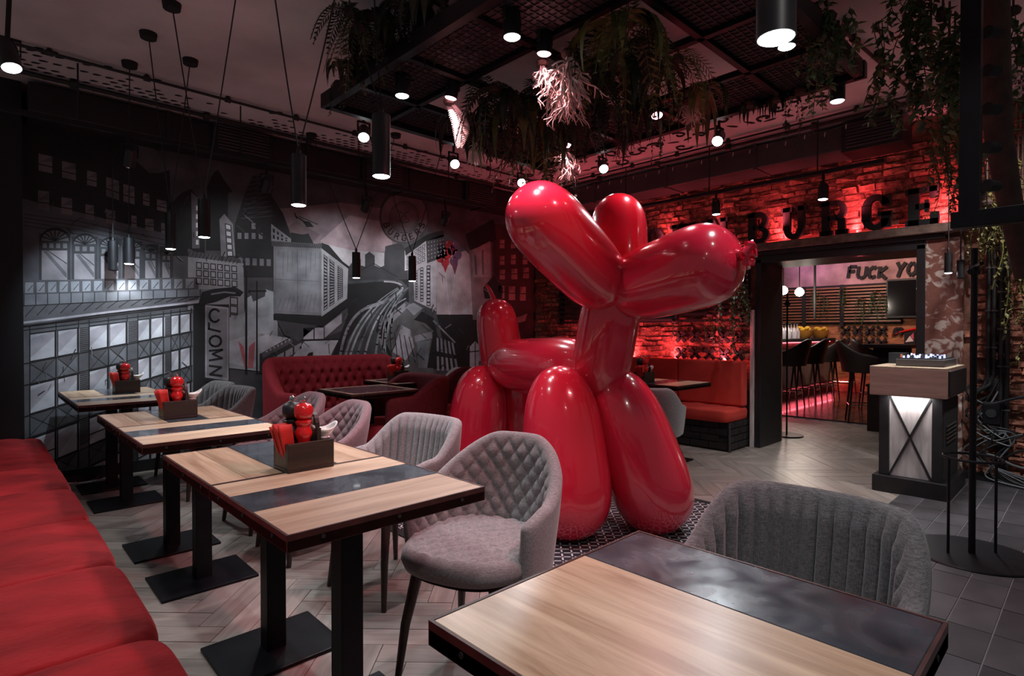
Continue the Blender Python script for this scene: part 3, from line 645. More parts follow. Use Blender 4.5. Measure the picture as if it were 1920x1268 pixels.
# loose ink and dry-brush strokes over the whole picture
ri = random.Random(17)
for (x0, y0, x1, y1, n_) in ((330, 380, 460, 560, 26), (440, 360, 520, 500, 26), (486, 610, 640, 690, 34), (640, 545, 770, 690, 30), (720, 570, 820, 690, 40), (815, 600, 905, 690, 26), (760, 450, 835, 580, 16), (60, 640, 360, 760, 40), (880, 450, 1000, 600, 24), (45, 385, 320, 450, 16)):
    for _ in range(n_//2):
        x_, y_ = ri.uniform(x0, x1), ri.uniform(y0, y1); a_ = ri.choice((-0.6, 0.7, 1.5, -1.1)); l_ = ri.uniform(6, 20)
        stroke([(x_, y_), (x_+l_*math.cos(a_), y_+l_*math.sin(a_))], ri.uniform(0.8, 2.2), T(ri.choice((0.02, 0.03, 0.05, 0.16))), 15.5)
# helicopter silhouette
poly([(566, 414), (580, 416), (588, 426), (574, 426)], K, 6); stroke([(553, 405), (570, 416)], 2, K, 6); stroke([(560, 406), (595, 421)], 1.4, K, 6); stroke([(552, 400), (556, 410)], 2, K, 6)
poly([(545, 436), (566, 440), (578, 438), (588, 458), (604, 456), (616, 460), (650, 500), (600, 468), (545, 458)], K, 6)
# ---- skyline, road and right hand houses
poly([(654, 500), (664, 486), (676, 486), (676, 498), (684, 500), (684, 478), (692, 472), (702, 480), (702, 498), (712, 502), (720, 498), (722, 462), (750, 455), (762, 470), (764, 545), (640, 560)], T(0.035), 6)
stroke([(652, 520), (700, 494), (745, 520)], 1.4, K, 7)
poly([(648, 530), (765, 524), (770, 700), (610, 700), (652, 590)], K, 7)
import itertools
def bez(p, n=14):
    out = []
    for i in range(n+1):
        t = i/n; a = (1-t)**3; b_ = 3*t*(1-t)**2; c_ = 3*t*t*(1-t); d_ = t**3
        out.append(tuple(a*p[0][k]+b_*p[1][k]+c_*p[2][k]+d_*p[3][k] for k in (0, 1)))
    return out
def taper(p, w0, w1, col, lay):
    pts = bez(p); n = len(pts)
    for i in range(n-1): stroke([pts[i], pts[i+1]], w0+(w1-w0)*i/n, col, lay)
poly([(636, 690), (650, 640), (680, 590), (740, 556), (757, 538), (745, 527), (700, 529), (652, 533), (652, 527), (720, 524), (752, 526), (766, 540), (752, 562), (712, 590), (704, 620), (740, 690)], T(0.055, (.98, 1, 1.05)), 8)
taper([(720, 528), (775, 528), (760, 556), (690, 576)], 3, 7, T(0.32), 9); taper([(690, 576), (650, 592), (640, 640), (634, 690)], 5, 5, T(0.20), 9)
for k, (bx, lo, c) in enumerate(((642, 664, .26), (650, 672, .34), (664, 680, .14), (678, 690, .40), (702, 700, .22), (722, 708, .30), (736, 716, .12))):
    taper([(745+k*1.5, 540+k*2), (700+k*5, 566+k*4), (lo-10+k*4, 610), (bx, 692)], 1.5, 5, T(c, (.96, 1, 1.05)), 10)
taper([(716, 592), (704, 620), (712, 660), (742, 696)], 2, 8, T(0.20), 10); taper([(760, 560), (716, 580), (716, 620), (716, 660)], 2, 2, T(0.3), 10)
poly([(718, 600), (760, 565), (770, 570), (800, 590), (812, 620), (812, 700), (750, 700), (722, 640)], T(0.10, (1.02, .95, .98)), 9)
poly([(722, 596), (758, 568), (762, 578), (730, 610), (724, 640)], T(0.24), 10); poly([(752, 610), (768, 618), (776, 650), (760, 676), (735, 660)], T(0.34), 10); poly([(776, 630), (808, 622), (810, 634), (778, 642)], T(0.22), 11)
poly([(780, 642), (806, 638), (800, 690), (784, 690)], T(0.16, (.95, 1, 1.1)), 11); poly([(758, 574), (775, 568), (792, 578), (775, 592)], T(0.24), 11)
for k in range(5): stroke([(730+k*9, 620+k*3), (734+k*11, 680)], 1.5, K, 12)
poly([(775, 600), (790, 584), (812, 596), (820, 630), (860, 690), (800, 690), (812, 620), (796, 606)], K, 11); wins([(816, 626), (850, 640), (862, 700), (816, 700)], 5, 2, 0.5, 0.75, T(0.24), 12)
stroke([(812, 602), (852, 642)], 3, T(0.2), 12)
poly([(758, 470), (795, 446), (815, 440), (818, 490), (817, 584), (776, 564), (774, 505), (758, 508)], T(0.34, (1.05, .94, .98)), 9)
poly([(758, 466), (800, 440), (830, 432), (832, 444), (798, 452), (760, 480)], K, 10); poly([(798, 452), (830, 440), (838, 480), (800, 494)], T(0.04), 10)
wins([(761, 480), (797, 456), (797, 490), (761, 506)], 5, 4, 0.5, 0.5, T(0.36), 11, frame=K, seed=3)
wins([(800, 452), (832, 446), (836, 478), (800, 490)], 6, 5, 0.4, 0.4, T(0.16), 11)
for (x0, x1, yt, yb) in ((778, 782, 508, 562), (787, 793, 502, 566), (799, 806, 498, 574)):
    rect(x0, yt, x1, yb, K, 12); wins([(x0, yt), (x1, yt), (x1, yb), (x0, yb)], 1, 11, 0.7, 0.6, T(0.30), 13)
poly([(817, 488), (872, 470), (882, 480), (900, 590), (818, 590)], T(0.30, (1.1, .88, .92)), 8); poly([(818, 590), (904, 590), (906, 700), (860, 690), (830, 640)], K, 9)
poly([(862, 588), (890, 560), (905, 570), (905, 592)], T(0.36, (.97, .97, 1.04)), 9)
# painted bunch of balloons
for (x, y, r, c) in ((828, 463, 9, (.30, .012, .02)), (836, 476, 10, (.34, .012, .02)), (825, 484, 8, (.26, .012, .02)), (840, 460, 8, (.24, .012, .02)), (846, 470, 8, (.22, .02, .05)), (852, 462, 9, (.13, .05, .09)), (856, 478, 9, (.12, .06, .11)), (850, 490, 8, (.10, .04, .08)), (834, 492, 8, (.30, .015, .02))):
    poly([(x+r*math.cos(PI*i/6), y+r*1.15*math.sin(PI*i/6)) for i in range(12)], c, 10); poly([(x-4, y-6), (x-1, y-7), (x-3, y-2)], T(0.3, (1.2, .7, .8)), 11)
poly([(829, 496), (840, 496), (834, 512)], (.26, .012, .02), 11); poly([(846, 496), (858, 494), (852, 516)], (.12, .03, .06), 11)
stroke([(834, 512), (842, 590)], 1, T(0.4), 11); stroke([(852, 516), (843, 590)], 1, T(0.4), 11)
# round badge with its lettering
def ring(cx, cy, r0, r1, col, lay, sq=1.0):
    for i in range(36):
        a, c_ = 2*PI*i/36, 2*PI*(i+1)/36
        poly([(cx+r0*math.cos(a), cy+r0*sq*math.sin(a)), (cx+r0*math.cos(c_), cy+r0*sq*math.sin(c_)), (cx+r1*math.cos(c_), cy+r1*sq*math.sin(c_)), (cx+r1*math.cos(a), cy+r1*sq*math.sin(a))], col, lay)
BX, BY = 757, 408
poly([(BX+46*math.cos(PI*i/18), BY+50*math.sin(PI*i/18)) for i in range(36)], T(0.12, (1.15, .85, .9)), 12)
ring(BX, BY, 46, 43, T(0.05), 13, 1.08); ring(BX, BY, 28, 26, T(0.05), 13, 1.08); ring(BX, BY, 24, 23, T(0.05), 13, 1.08)
GL = {'B': [[(0, 0), (0, 1), (.6, 1), (.8, .8), (.6, .55), (0, .52)], [(.6, .52), (.85, .28), (.6, 0), (0, 0)]], 'U': [[(0, 1), (0, .2), (.25, 0), (.6, 0), (.8, .2), (.8, 1)]], 'R': [[(0, 0), (0, 1), (.6, 1), (.8, .78), (.6, .5), (0, .5)], [(.45, .5), (.85, 0)]],
      'G': [[(.8, .85), (.6, 1), (.2, 1), (0, .8), (0, .2), (.2, 0), (.6, 0), (.8, .2), (.8, .45), (.5, .45)]], 'E': [[(.8, 1), (0, 1), (0, 0), (.8, 0)], [(0, .52), (.6, .52)]], 'S': [[(.8, .85), (.6, 1), (.2, 1), (0, .8), (.1, .58), (.7, .42), (.8, .2), (.6, 0), (.2, 0), (0, .15)]]}
for i, ch in enumerate('BURGERS'):
    a = math.radians(158-i*22.5)
    for ln in GL[ch]:
        pts = []
        for (u, v) in ln:
            uu, rr = (u-0.4)*8, 40.5-v*10; ang = a-uu/36.0; pts.append((BX+rr*math.cos(ang), BY+rr*1.08*math.sin(ang)))
        stroke(pts, 2.4, T(0.02), 14)
stroke([(752, 410), (757, 402), (762, 410), (757, 414)], 1.5, T(0.05), 14); stroke([(748, 396), (753, 400)], 2, T(0.05), 14); stroke([(760, 400), (766, 396)], 2, T(0.05), 14); stroke(arc(757, 412, 9, 6, 10, 170), 2, T(0.05), 14)
# ---- brown houses near the corner
poly([(800, 415), (835, 402), (850, 420), (890, 412), (895, 440), (872, 470), (840, 440), (802, 436)], T(0.05, (1.2, .85, .9)), 7)
poly([(878, 455), (920, 430), (922, 600), (886, 600)], T(0.16, (1.15, .82, .86)), 10); poly([(884, 470), (918, 452), (918, 520), (886, 520)], T(0.24, (1.1, .86, .9)), 11); poly([(872, 440), (925, 412), (930, 450), (880, 470)], K, 11)
stroke([(890, 480), (892, 514)], 4, T(0.1), 12); stroke([(904, 470), (905, 514)], 4, T(0.1), 12)
poly([(925, 420), (1004, 432), (1004, 720), (925, 700)], T(0.030, (1.5, .6, .6)), 10)
for (x, y, w, h_) in ((936, 450, 9, 16), (957, 448, 9, 18), (978, 446, 9, 18), (936, 480, 9, 17), (957, 478, 9, 18), (979, 476, 9, 20), (936, 506, 10, 18), (958, 504, 11, 20), (980, 502, 11, 20), (934, 536, 11, 24), (953, 537, 12, 26), (974, 538, 11, 26)):
    rect(x, y, x+w, y+h_, T(0.21, (1.35, .66, .62)), 11); stroke([(x, y+h_/2), (x+w, y+h_/2)], 1.5, K, 12); poly([(x, y), (x+w*0.6, y), (x, y+h_*0.5)], T(0.13, (1.4, .6, .6)), 12)
poly([(905, 540), (925, 516), (942, 540), (940, 560), (908, 560)], K, 12); poly([(968, 596), (988, 588), (984, 602), (970, 606)], T(0.22, (1.3, .7, .7)), 12)
poly([(868, 640), (890, 625), (905, 640), (906, 700), (868, 700)], K, 12); poly([(880, 700), (880, 650), (890, 640), (900, 650), (900, 700)], T(0.36), 13); stroke([(880, 660), (900, 658)], 2, K, 14); stroke([(890, 642), (890, 700)], 1.5, K, 14)
mo = mu.build('mural', M['mural'], colors=True, origin=True)
tag(mo, 'monochrome city street mural with road, towers and houses painted across the back wall', 'mural')

# ================================================================== BALLOON ANIMAL
def balloon(mb, A, B, R, skew=0.0, pow_=2.6, nu=40, nv=44, tip=0.10, bend=None):
    """a blown-up balloon from A to B: pinched round ends, skew>0 makes the B end fatter"""
    A, B = Vector(A), Vector(B); d = B-A; L = d.length; q = d.to_track_quat('Z', 'Y').to_matrix()
    def P(i, j):
        t = j/(nv-1); tt = (1-math.cos(PI*t))/2
        e = abs(2*tt-1)**pow_; r = R*max(0.0, 1-e)**(1/2.1)
        r *= (1+skew*(2*tt-1)*0.5)
        a = 2*PI*i/nu; off = Vector(bend)*math.sin(PI*tt) if bend else Vector((0, 0, 0))
        return A + d*tt + q @ Vector((r*math.cos(a), r*math.sin(a), 0)) + off
    mb.grid(P, nu, nv, cu=True)
    return mb
dog = thing('balloon_dog', 'giant glossy red balloon dog sculpture standing in the middle of the room', 'sculpture', (2.95, 2.9, 0))
def dp(name, A, B, R, **k):
    m = MB(); balloon(m, A, B, R, **k); return m.build(name, M['redlacquer'], dog, world=True, smooth=True, recalc=False, ang=80)
dp('leg', (2.585, 2.31, 1.02), (2.545, 2.15, 0.0), 0.250, skew=0.26, pow_=3.4)
dp('leg', (2.875, 2.14, 0.99), (3.07, 1.84, 0.0), 0.245, skew=0.26, pow_=3.4)
dp('leg', (3.0, 3.49, 0.955), (2.93, 3.55, 0.0), 0.240, skew=0.26, pow_=3.4)
dp('leg', (3.31, 3.40, 0.955), (3.46, 3.40, 0.0), 0.240, skew=0.26, pow_=3.4)
dp('body', (3.16, 3.50, 0.955), (2.79, 2.10, 1.0), 0.208, pow_=3.6)
dp('tail', (3.20, 3.44, 0.78), (3.185, 3.56, 1.505), 0.178, pow_=3.8)
dp('neck', (2.86, 2.24, 0.78), (2.80, 2.02, 1.56), 0.185, pow_=3.4)
mz = dp('muzzle', (2.83, 2.06, 1.46), (2.78, 1.27, 1.62), 0.218, skew=0.18, pow_=4.2)
dp('ear', (2.80, 2.05, 1.44), (2.0, 2.045, 1.925), 0.203, skew=0.06, pow_=4.2)
dp('ear', (2.83, 2.03, 1.44), (3.06, 2.20, 2.10), 0.180, pow_=3.8)
# nozzle knot on the muzzle, nipple on the tail
k = MB(); e0 = Vector((2.78, 1.28, 1.62)); kd = Vector((0.02, -1, -0.12)).normalized(); q = kd.to_track_quat('Z', 'Y').to_matrix()
k.lathe([(0.050, -0.03), (0.028, 0.0), (0.020, 0.018), (0.036, 0.034), (0.046, 0.05), (0.040, 0.058)], e0, 14, q)
for i in range(7):
    a = 2*PI*i/7; k.tube([e0+kd*0.045+q @ Vector((0.030*math.cos(a), 0.030*math.sin(a), 0)), e0+kd*0.075+q @ Vector((0.055*math.cos(a), 0.055*math.sin(a), 0)), e0+kd*0.062+q @ Vector((0.064*math.cos(a+.5), 0.064*math.sin(a+.5), 0))], 0.014, 6)
k.build('knot', M['redlacquer'], dog, world=True, smooth=True)
k = MB(); k.tube([(3.19, 3.555, 1.475), (3.18, 3.575, 1.53), (3.165, 3.60, 1.59), (3.15, 3.63, 1.63)], [0.03, 0.022, 0.017, 0.012], 10); k.build('tail_tip', M['redlacquer'], dog, world=True, smooth=True)

# patterned rug under it
def mat_rug():
    m = mat('black_white_rug_pattern', (0.02, 0.02, 0.025), 0.8); nt = m.node_tree; N = nt.nodes; L = nt.links; bs = N['Principled BSDF']
    tc = N.new('ShaderNodeTexCoord'); mp_ = N.new('ShaderNodeMapping'); mp_.inputs['Scale'].default_value = (13, 13, 13); mp_.inputs['Rotation'].default_value = (0, 0, 0); L.new(tc.outputs['Object'], mp_.inputs[0])
    fr = N.new('ShaderNodeVectorMath'); fr.operation = 'FRACTION'; L.new(mp_.outputs[0], fr.inputs[0])
    sb = N.new('ShaderNodeVectorMath'); sb.operation = 'SUBTRACT'; sb.inputs[1].default_value = (0.5, 0.5, 0.5); L.new(fr.outputs[0], sb.inputs[0])
    ab = N.new('ShaderNodeVectorMath'); ab.operation = 'ABSOLUTE'; L.new(sb.outputs[0], ab.inputs[0]); sx = N.new('ShaderNodeSeparateXYZ'); L.new(ab.outputs[0], sx.inputs[0])
    df = N.new('ShaderNodeMath'); df.operation = 'SUBTRACT'; L.new(sx.outputs[0], df.inputs[0]); L.new(sx.outputs[1], df.inputs[1]); da = N.new('ShaderNodeMath'); da.operation = 'ABSOLUTE'; L.new(df.outputs[0], da.inputs[0])
    lt = N.new('ShaderNodeMath'); lt.operation = 'LESS_THAN'; lt.inputs[1].default_value = 0.085; L.new(da.outputs[0], lt.inputs[0])
    mxx = N.new('ShaderNodeMath'); mxx.operation = 'MAXIMUM'; L.new(sx.outputs[0], mxx.inputs[0]); L.new(sx.outputs[1], mxx.inputs[1]); l2 = N.new('ShaderNodeMath'); l2.operation = 'LESS_THAN'; l2.inputs[1].default_value = 0.42; L.new(mxx.outputs[0], l2.inputs[0])
    g2 = N.new('ShaderNodeMath'); g2.operation = 'GREATER_THAN'; g2.inputs[1].default_value = 0.09; L.new(mxx.outputs[0], g2.inputs[0])
    m1 = N.new('ShaderNodeMath'); m1.operation = 'MULTIPLY'; L.new(lt.outputs[0], m1.inputs[0]); L.new(l2.outputs[0], m1.inputs[1]); m2 = N.new('ShaderNodeMath'); m2.operation = 'MULTIPLY'; L.new(m1.outputs[0], m2.inputs[0]); L.new(g2.outputs[0], m2.inputs[1])
    mx = N.new('ShaderNodeMix'); mx.data_type = 'RGBA'; mx.inputs[6].default_value = (0.014, 0.012, 0.018, 1); mx.inputs[7].default_value = (0.62, 0.58, 0.60, 1); L.new(m2.outputs[0], mx.inputs[0]); L.new(mx.outputs[2], bs.inputs['Base Color'])
    return m
M['rug'] = mat_rug()
rug = thing('patterned_rug', 'black and white cross-patterned rug under the balloon dog', 'rug', (2.8, 2.9, 0))
q = MB(); q.bb((1.90, 1.50, 0.002), (3.75, 4.30, 0.008)); q.build('pile', M['rug'], rug, world=True)
q = MB()
for a, c in (((1.84, 1.44), (1.90, 4.36)), ((3.75, 1.44), (3.81, 4.36)), ((1.90, 1.44), (3.75, 1.50)), ((1.90, 4.30), (3.75, 4.36))): q.bb((*a, 0.001), (*c, 0.009))
q.build('border', M['blackmatte'], rug, world=True)

# ================================================================== TABLES
TW, TD, TZ, TT = 0.612, 0.596, 0.75, 0.042
def strip_plank(t, x0, x1, y0, y1, m, name='plank'):
    q = MB(); q.bb((x0+0.0008, y0+0.0008, TZ-0.012), (x1-0.0008, y1-0.0008, TZ)); return q.build(name, m, t, bev=0.0012, seg=1, origin=False)
def table_kind(style, W_, D_):
    """local origin at the floor under the table's low-x low-y corner"""
    t = thing('square_table', '', 'table'); 
    e = 0.006; q = MB()
    q.bb((0, 0, TZ-TT), (W_, D_, TZ-0.0125)); q.build('table_body', M['edge'], t, bev=0.002, origin=False)
    q = MB(); q.bb((0, 0, TZ-TT+0.001), (e, D_, TZ+0.0006)); q.bb((W_-e, 0, TZ-TT+0.001), (W_, D_, TZ+0.0006)); q.bb((e, 0, TZ-TT+0.001), (W_-e, e, TZ+0.0006)); q.bb((e, D_-e, TZ-TT+0.001), (W_-e, D_, TZ+0.0006))
    fr = q.build('edge_band', M['edge'], t, origin=False)
    for (x, y) in ((0.09, 0), (W_/2, 0), (W_-0.09, 0)):
        s = MB(); s.cyl((x, -0.002, TZ-0.022), (x, 0.002, TZ-0.022), 0.0055, n=10); s.build('screw', M['blackmatte'], fr, origin=False)
        s = MB(); s.cyl((-0.002, y+x*D_/W_, TZ-0.022), (0.002, y+x*D_/W_, TZ-0.022), 0.0055, n=10); s.build('screw', M['blackmatte'], fr, origin=False)
    if style == 'strip':        # oak, dark strip, oak along x
        cuts = [(e, D_*0.40, 'o'), (D_*0.40, D_*0.72, 'i'), (D_*0.72, D_-e, 'o')]
        for a, c, kd in cuts: strip_plank(t, e, W_-e, a, c, M['oakx'] if kd == 'o' else M['inlay'], 'plank' if kd == 'o' else 'dark_inlay')
    elif style == 'centre':     # grain along y, dark block between
        for a, c, kd in ((e, W_*0.19, 'o'), (W_*0.19, W_*0.38, 'o'), (W_*0.38, W_*0.70, 'i'), (W_*0.70, W_-e, 'o')): strip_plank(t, a, c, e, D_-e, M['oaky'] if kd == 'o' else M['inlay'], 'plank' if kd == 'o' else 'dark_inlay')
    elif style == 'frame':      # dark field in an oak border
        strip_plank(t, 0.05, W_-0.05, 0.05, D_-0.05, M['inlay'], 'dark_inlay')
        for a in ((e, W_-e, e, 0.05), (e, W_-e, D_-0.05, D_-e)): strip_plank(t, *a, M['oakx'])
        for a in ((e, 0.05, 0.05, D_-0.05), (W_-0.05, W_-e, 0.05, D_-0.05)): strip_plank(t, *a, M['oaky'])
    elif style == 'half':       # wide oak and a dark slate half
        for a, c in ((e, W_*0.655),): strip_plank(t, a, c, e, D_-e, M['oaky'])
        strip_plank(t, W_*0.655, W_-e, e, D_-e, M['inlay'], 'dark_inlay')
    q = MB(); q.box((W_/2, D_/2, (TZ-TT+0.012)/2), (0.072, 0.072, TZ-TT-0.012)); q.build('post', M['steel'], t, bev=0.003, origin=False)
    q = MB(); q.box((W_/2, D_/2, 0.007), (0.424, 0.345, 0.014)); q.build('base_plate', M['steel'], t, bev=0.003, origin=False)
    q = MB(); q.box((W_/2, D_/2, TZ-TT-0.005), (0.30, 0.24, 0.010)); q.build('top_bracket', M['steel'], t, origin=False)
    return t
TB = {k_: table_kind(k_, TW, TD) for k_ in ('strip', 'centre', 'frame', 'half')}
used = set()
def table(kind, x, y, label, group, rz=0):
    o = TB[kind] if kind not in used else copy_tree(TB[kind]); used.add(kind)
    o.location = (x, y, 0); o.rotation_euler = (0, 0, rz); o['label'] = label; o['group'] = group; return o
G1 = 'square tables along the red banquette'
table('strip', 0.525, 1.314, 'oak table with dark slate strip, nearest along the banquette', G1); table('centre', 0.525, 1.314+TD+0.003, 'oak table with dark centre block holding the nearest caddy', G1)
table('strip', 0.508, 2.79, 'oak table with dark strip in the middle pair along the banquette', G1); table('centre', 0.508, 2.79+TD+0.003, 'oak table with dark block in the middle pair along the banquette', G1)
table('strip', 0.480, 4.55, 'oak table with dark strip in the far pair by the mural', G1); table('centre', 0.480, 4.55+TD+0.003, 'oak table with dark block, farthest one touching the mural wall', G1)
table('half', 0.541, 0.172, 'foreground oak table with a wide dark slate half', 'other square tables')
table('frame', 2.07, 3.93, 'dark topped table with oak border in front of the red tufted sofa', 'other square tables')
table('frame', 2.78, 4.45, 'oak bordered table behind the dark wine armchair', 'other square tables')
table('strip', 4.45, 2.57, 'oak and dark table in front of the scarlet bench', 'other square tables')

# ================================================================== CHAIRS
def shell(mb, rx, ry, n_exp, A, zb, top, thick, pattern, amp=0.011, pitch=0.048, ns=150, nz=34, flare=0.10, lean=0.06):
    """wrap-round back: angle 0 = back centre (+y). top(a)->height; padded inner face, smooth outer face, rolled rim"""
    def plan(a, s):
        ca, sa = math.sin(a), math.cos(a)
        r = (abs(ca/rx)**n_exp + abs(sa/ry)**n_exp)**(-1/n_exp); return Vector((r*ca*s, r*sa*s, 0)), Vector((ca, sa, 0))
    # arc length table for the ribs
    S = [0.0]; NA = 400; pv = plan(-A, 1)[0]
    for i in range(1, NA+1):
        c = plan(-A+2*A*i/NA, 1)[0]; S.append(S[-1]+(c-pv).length); pv = c
    tot = S[-1]
    cols = []
    for i in range(ns+1):
        f = i/ns; a = -A+2*A*f; s_len = S[int(f*NA)]-tot/2; zt = top(a)
        edge = min(f, 1-f)*tot; tk = thick*(math.sqrt(max(0.0, 1-(1-min(1, edge/0.045))**2))*0.92+0.08)
        ring_ = []
        for j in range(nz+1):
            v = j/nz; z = zb+(zt-zb)*v
            sc = 1-flare*(1-min(1, (z-zb)/0.30))**1.5
            p, n = plan(a, sc); p = p + Vector((0, lean*max(0, (z-0.48))/0.35*max(0, math.cos(a)), 0))
            if pattern == 'rib': dd = amp*(abs(math.sin(PI*s_len/pitch))**0.42)
            elif pattern == 'quilt':
                u, w = (s_len+z*0.9)/(pitch*1.42), (s_len-z*0.9)/(pitch*1.42); dd = amp*(abs(math.sin(PI*u))*abs(math.sin(PI*w)))**0.45
            elif pattern == 'tuft':
                u, w = (s_len+z*0.625)/pitch, (s_len-z*0.625)/pitch; fu, fw_ = u-round(u), w-round(w); rr_ = math.hypot((fu+fw_)*pitch/2, (fu-fw_)*pitch/1.25); dd = amp*(0.30*(abs(math.sin(PI*u))*abs(math.sin(PI*w)))**0.35+0.70*(1-math.exp(-(rr_/0.026)**2)))
            else: dd = 0.0
            fade = min(1, edge/0.05)*min(1, (1-v)*6+0.25)
            ring_.append(p - n*(tk*0.5+dd*fade) + Vector((0, 0, z)))
        p, n = plan(a, 1-flare*(1-min(1, (zt-zb)/0.30))**1.5); p = p+Vector((0, lean*max(0, (zt-0.48))/0.35*max(0, math.cos(a)), 0))
        for k_ in range(1, 6):
            t = PI*k_/6; ring_.append(p - n*(tk*0.5*math.cos(t)) + Vector((0, 0, zt+tk*0.5*math.sin(t))))
        for j in range(8, -1, -1):
            v = j/8; z = zb+(zt-zb)*v; sc = 1-flare*(1-min(1, (z-zb)/0.30))**1.5
            p, n = plan(a, sc); p = p+Vector((0, lean*max(0, (z-0.48))/0.35*max(0, math.cos(a)), 0)); ring_.append(p+n*(tk*0.5)+Vector((0, 0, z)))
        cols.append(ring_)
    m = len(cols[0])
    mb.grid(lambda i, j: cols[j][i], m, ns+1, cu=True)
    b0 = len(mb.v)-m*(ns+1)
    mb.f.append(tuple(b0+i for i in range(m))); mb.c.append(None); mb.f.append(tuple(b0+ns*m+i for i in range(m-1, -1, -1))); mb.c.append(None)
    return mb
def seat_pad(mb, rx, ry, z0, z1, pattern, n_exp=2.6, cy=0.0, amp=0.010, pitch=0.058, nr=34, na=96):
    def out(a, s): 
        c, s_ = math.cos(a), math.sin(a); r = (abs(c/rx)**n_exp+abs(s_/ry)**n_exp)**(-1/n_exp); return Vector((r*c*s, cy+r*s_*s, 0))
    rows = [(0.86, z0), (0.96, z0+0.008), (1.0, z0+(z1-z0)*0.45), (0.985, z1-0.016), (0.94, z1-0.004)]
    rows += [(0.90*(1-k_/nr), z1+0.010*(1-(1-k_/nr)**2)) for k_ in range(nr)] + [(0.004, z1+0.010)]
    def P(i, j):
        s, z = rows[j]; p = out(2*PI*i/na, s)
        if j > 4:
            if pattern == 'quilt': u, w = (p.x+p.y)/(pitch*1.2), (p.x-p.y)/(pitch*1.2); z += amp*(abs(math.sin(PI*u))*abs(math.sin(PI*w)))**0.45
            elif pattern == 'rib': z += amp*abs(math.sin(PI*p.x/pitch))**0.5
        return p+Vector((0, 0, z))
    mb.grid(P, na, len(rows), cu=True); b0 = len(mb.v)-na*len(rows)
    mb.f.append(tuple(b0+i for i in range(na-1, -1, -1))); mb.c.append(None); mb.f.append(tuple(b0+(len(rows)-1)*na+i for i in range(na))); mb.c.append(None)
def sstep(a, lo, hi): t = max(0, min(1, (a-lo)/(hi-lo))); return t*t*(3-2*t)
def chair_kind(style, m_shell, m_seat, name='tub_chair', leg_h=0.40, pat=None, fine=True):
    t = thing(name, '', 'chair'); q = MB(); ns = 150 if fine else 80; R = math.radians
    if style == 'quilt':
        top = lambda a: 0.785-0.185*sstep(abs(a), R(14), R(90))-0.03*sstep(abs(a), R(88), R(120)); shell(q, 0.265, 0.275, 2.3, R(118), 0.385, top, 0.050, pat or 'quilt', amp=0.017, pitch=0.052, ns=ns*2, nz=56)
    else:
        top = lambda a: 0.765-0.150*sstep(abs(a), R(40), R(84))-0.02*sstep(abs(a), R(84), R(115)); shell(q, 0.262, 0.265, 3.2, R(115), 0.385, top, 0.046, pat or 'rib', amp=0.026, pitch=0.046, ns=ns*2, nz=26, lean=0.05)
    q.build('backrest', m_shell, t, smooth=True, recalc=True, ang=70, origin=False)
    q = MB(); seat_pad(q, 0.245, 0.255, 0.40, 0.478, pat or ('quilt' if style == 'quilt' else 'rib'), cy=-0.02); q.build('seat', m_seat, t, smooth=True, ang=60, origin=False)
    q = MB(); seat_pad(q, 0.215, 0.225, 0.375, 0.402, 'plain', cy=-0.015, nr=4); q.build('seat_frame', M['legwood'], t, smooth=True, origin=False)
    for sx in (-1, 1):
        for sy in (-1, 1):
            q = MB(); q.tube([(0.155*sx, 0.150*sy-0.01, 0.385), (0.185*sx, 0.185*sy-0.01, 0.20), (0.205*sx, 0.205*sy-0.01, 0.0)], [0.022, 0.017, 0.0115], 12); q.build('leg', M['legwood'], t, smooth=True, origin=False)
    return t
CK = {'quilt': chair_kind('quilt', M['gray'], M['gray']), 'rib': chair_kind('rib', M['gray2'], M['gray2']), 'quiltm': chair_kind('quilt', M['mauve'], M['mauve'], fine=True), 'ribfar': chair_kind('rib', M['gray'], M['gray'])}
cused = set()
def chair(kind, x, y, face, label, group='upholstered tub chairs'):
    """face = compass direction in degrees the sitter looks towards (0 = +x)"""
    o = CK[kind] if kind not in cused else copy_tree(CK[kind]); cused.add(kind)
    o.location = (x, y, 0); o.rotation_euler = (0, 0, math.radians(face+90)); o['label'] = label; o['group'] = group; return o
chair('quilt', 1.335, 1.575, 199, 'light grey diamond-quilted tub chair at the nearest banquette table')
chair('ribfar', 1.475, 2.40, 188, 'light grey rib-stitched tub chair behind the grey quilted one')
chair('rib', 1.405, 0.535, 181, 'charcoal rib-stitched tub chair tucked against the foreground table')
chair('quiltm', 1.385, 3.13, 182, 'mauve quilted tub chair nearer the dog, at the middle table pair')
chair('quiltm', 1.395, 3.75, 184, 'mauve quilted tub chair nearer the red sofa, at the middle table pair')
chair('rib', 1.30, 4.78, 186, 'grey ribbed tub chair with its right arm in front, at the far table pair')
chair('rib', 1.33, 5.36, 182, 'grey ribbed tub chair next to the mural at the far table pair')
chair('ribfar', 4.10, 2.62, 18, 'grey tub chair turned to the scarlet bench, half hidden by the dog')
chair('ribfar', 4.15, 5.28, 200, 'grey tub chair in the far corner behind the dog, only its back visible')
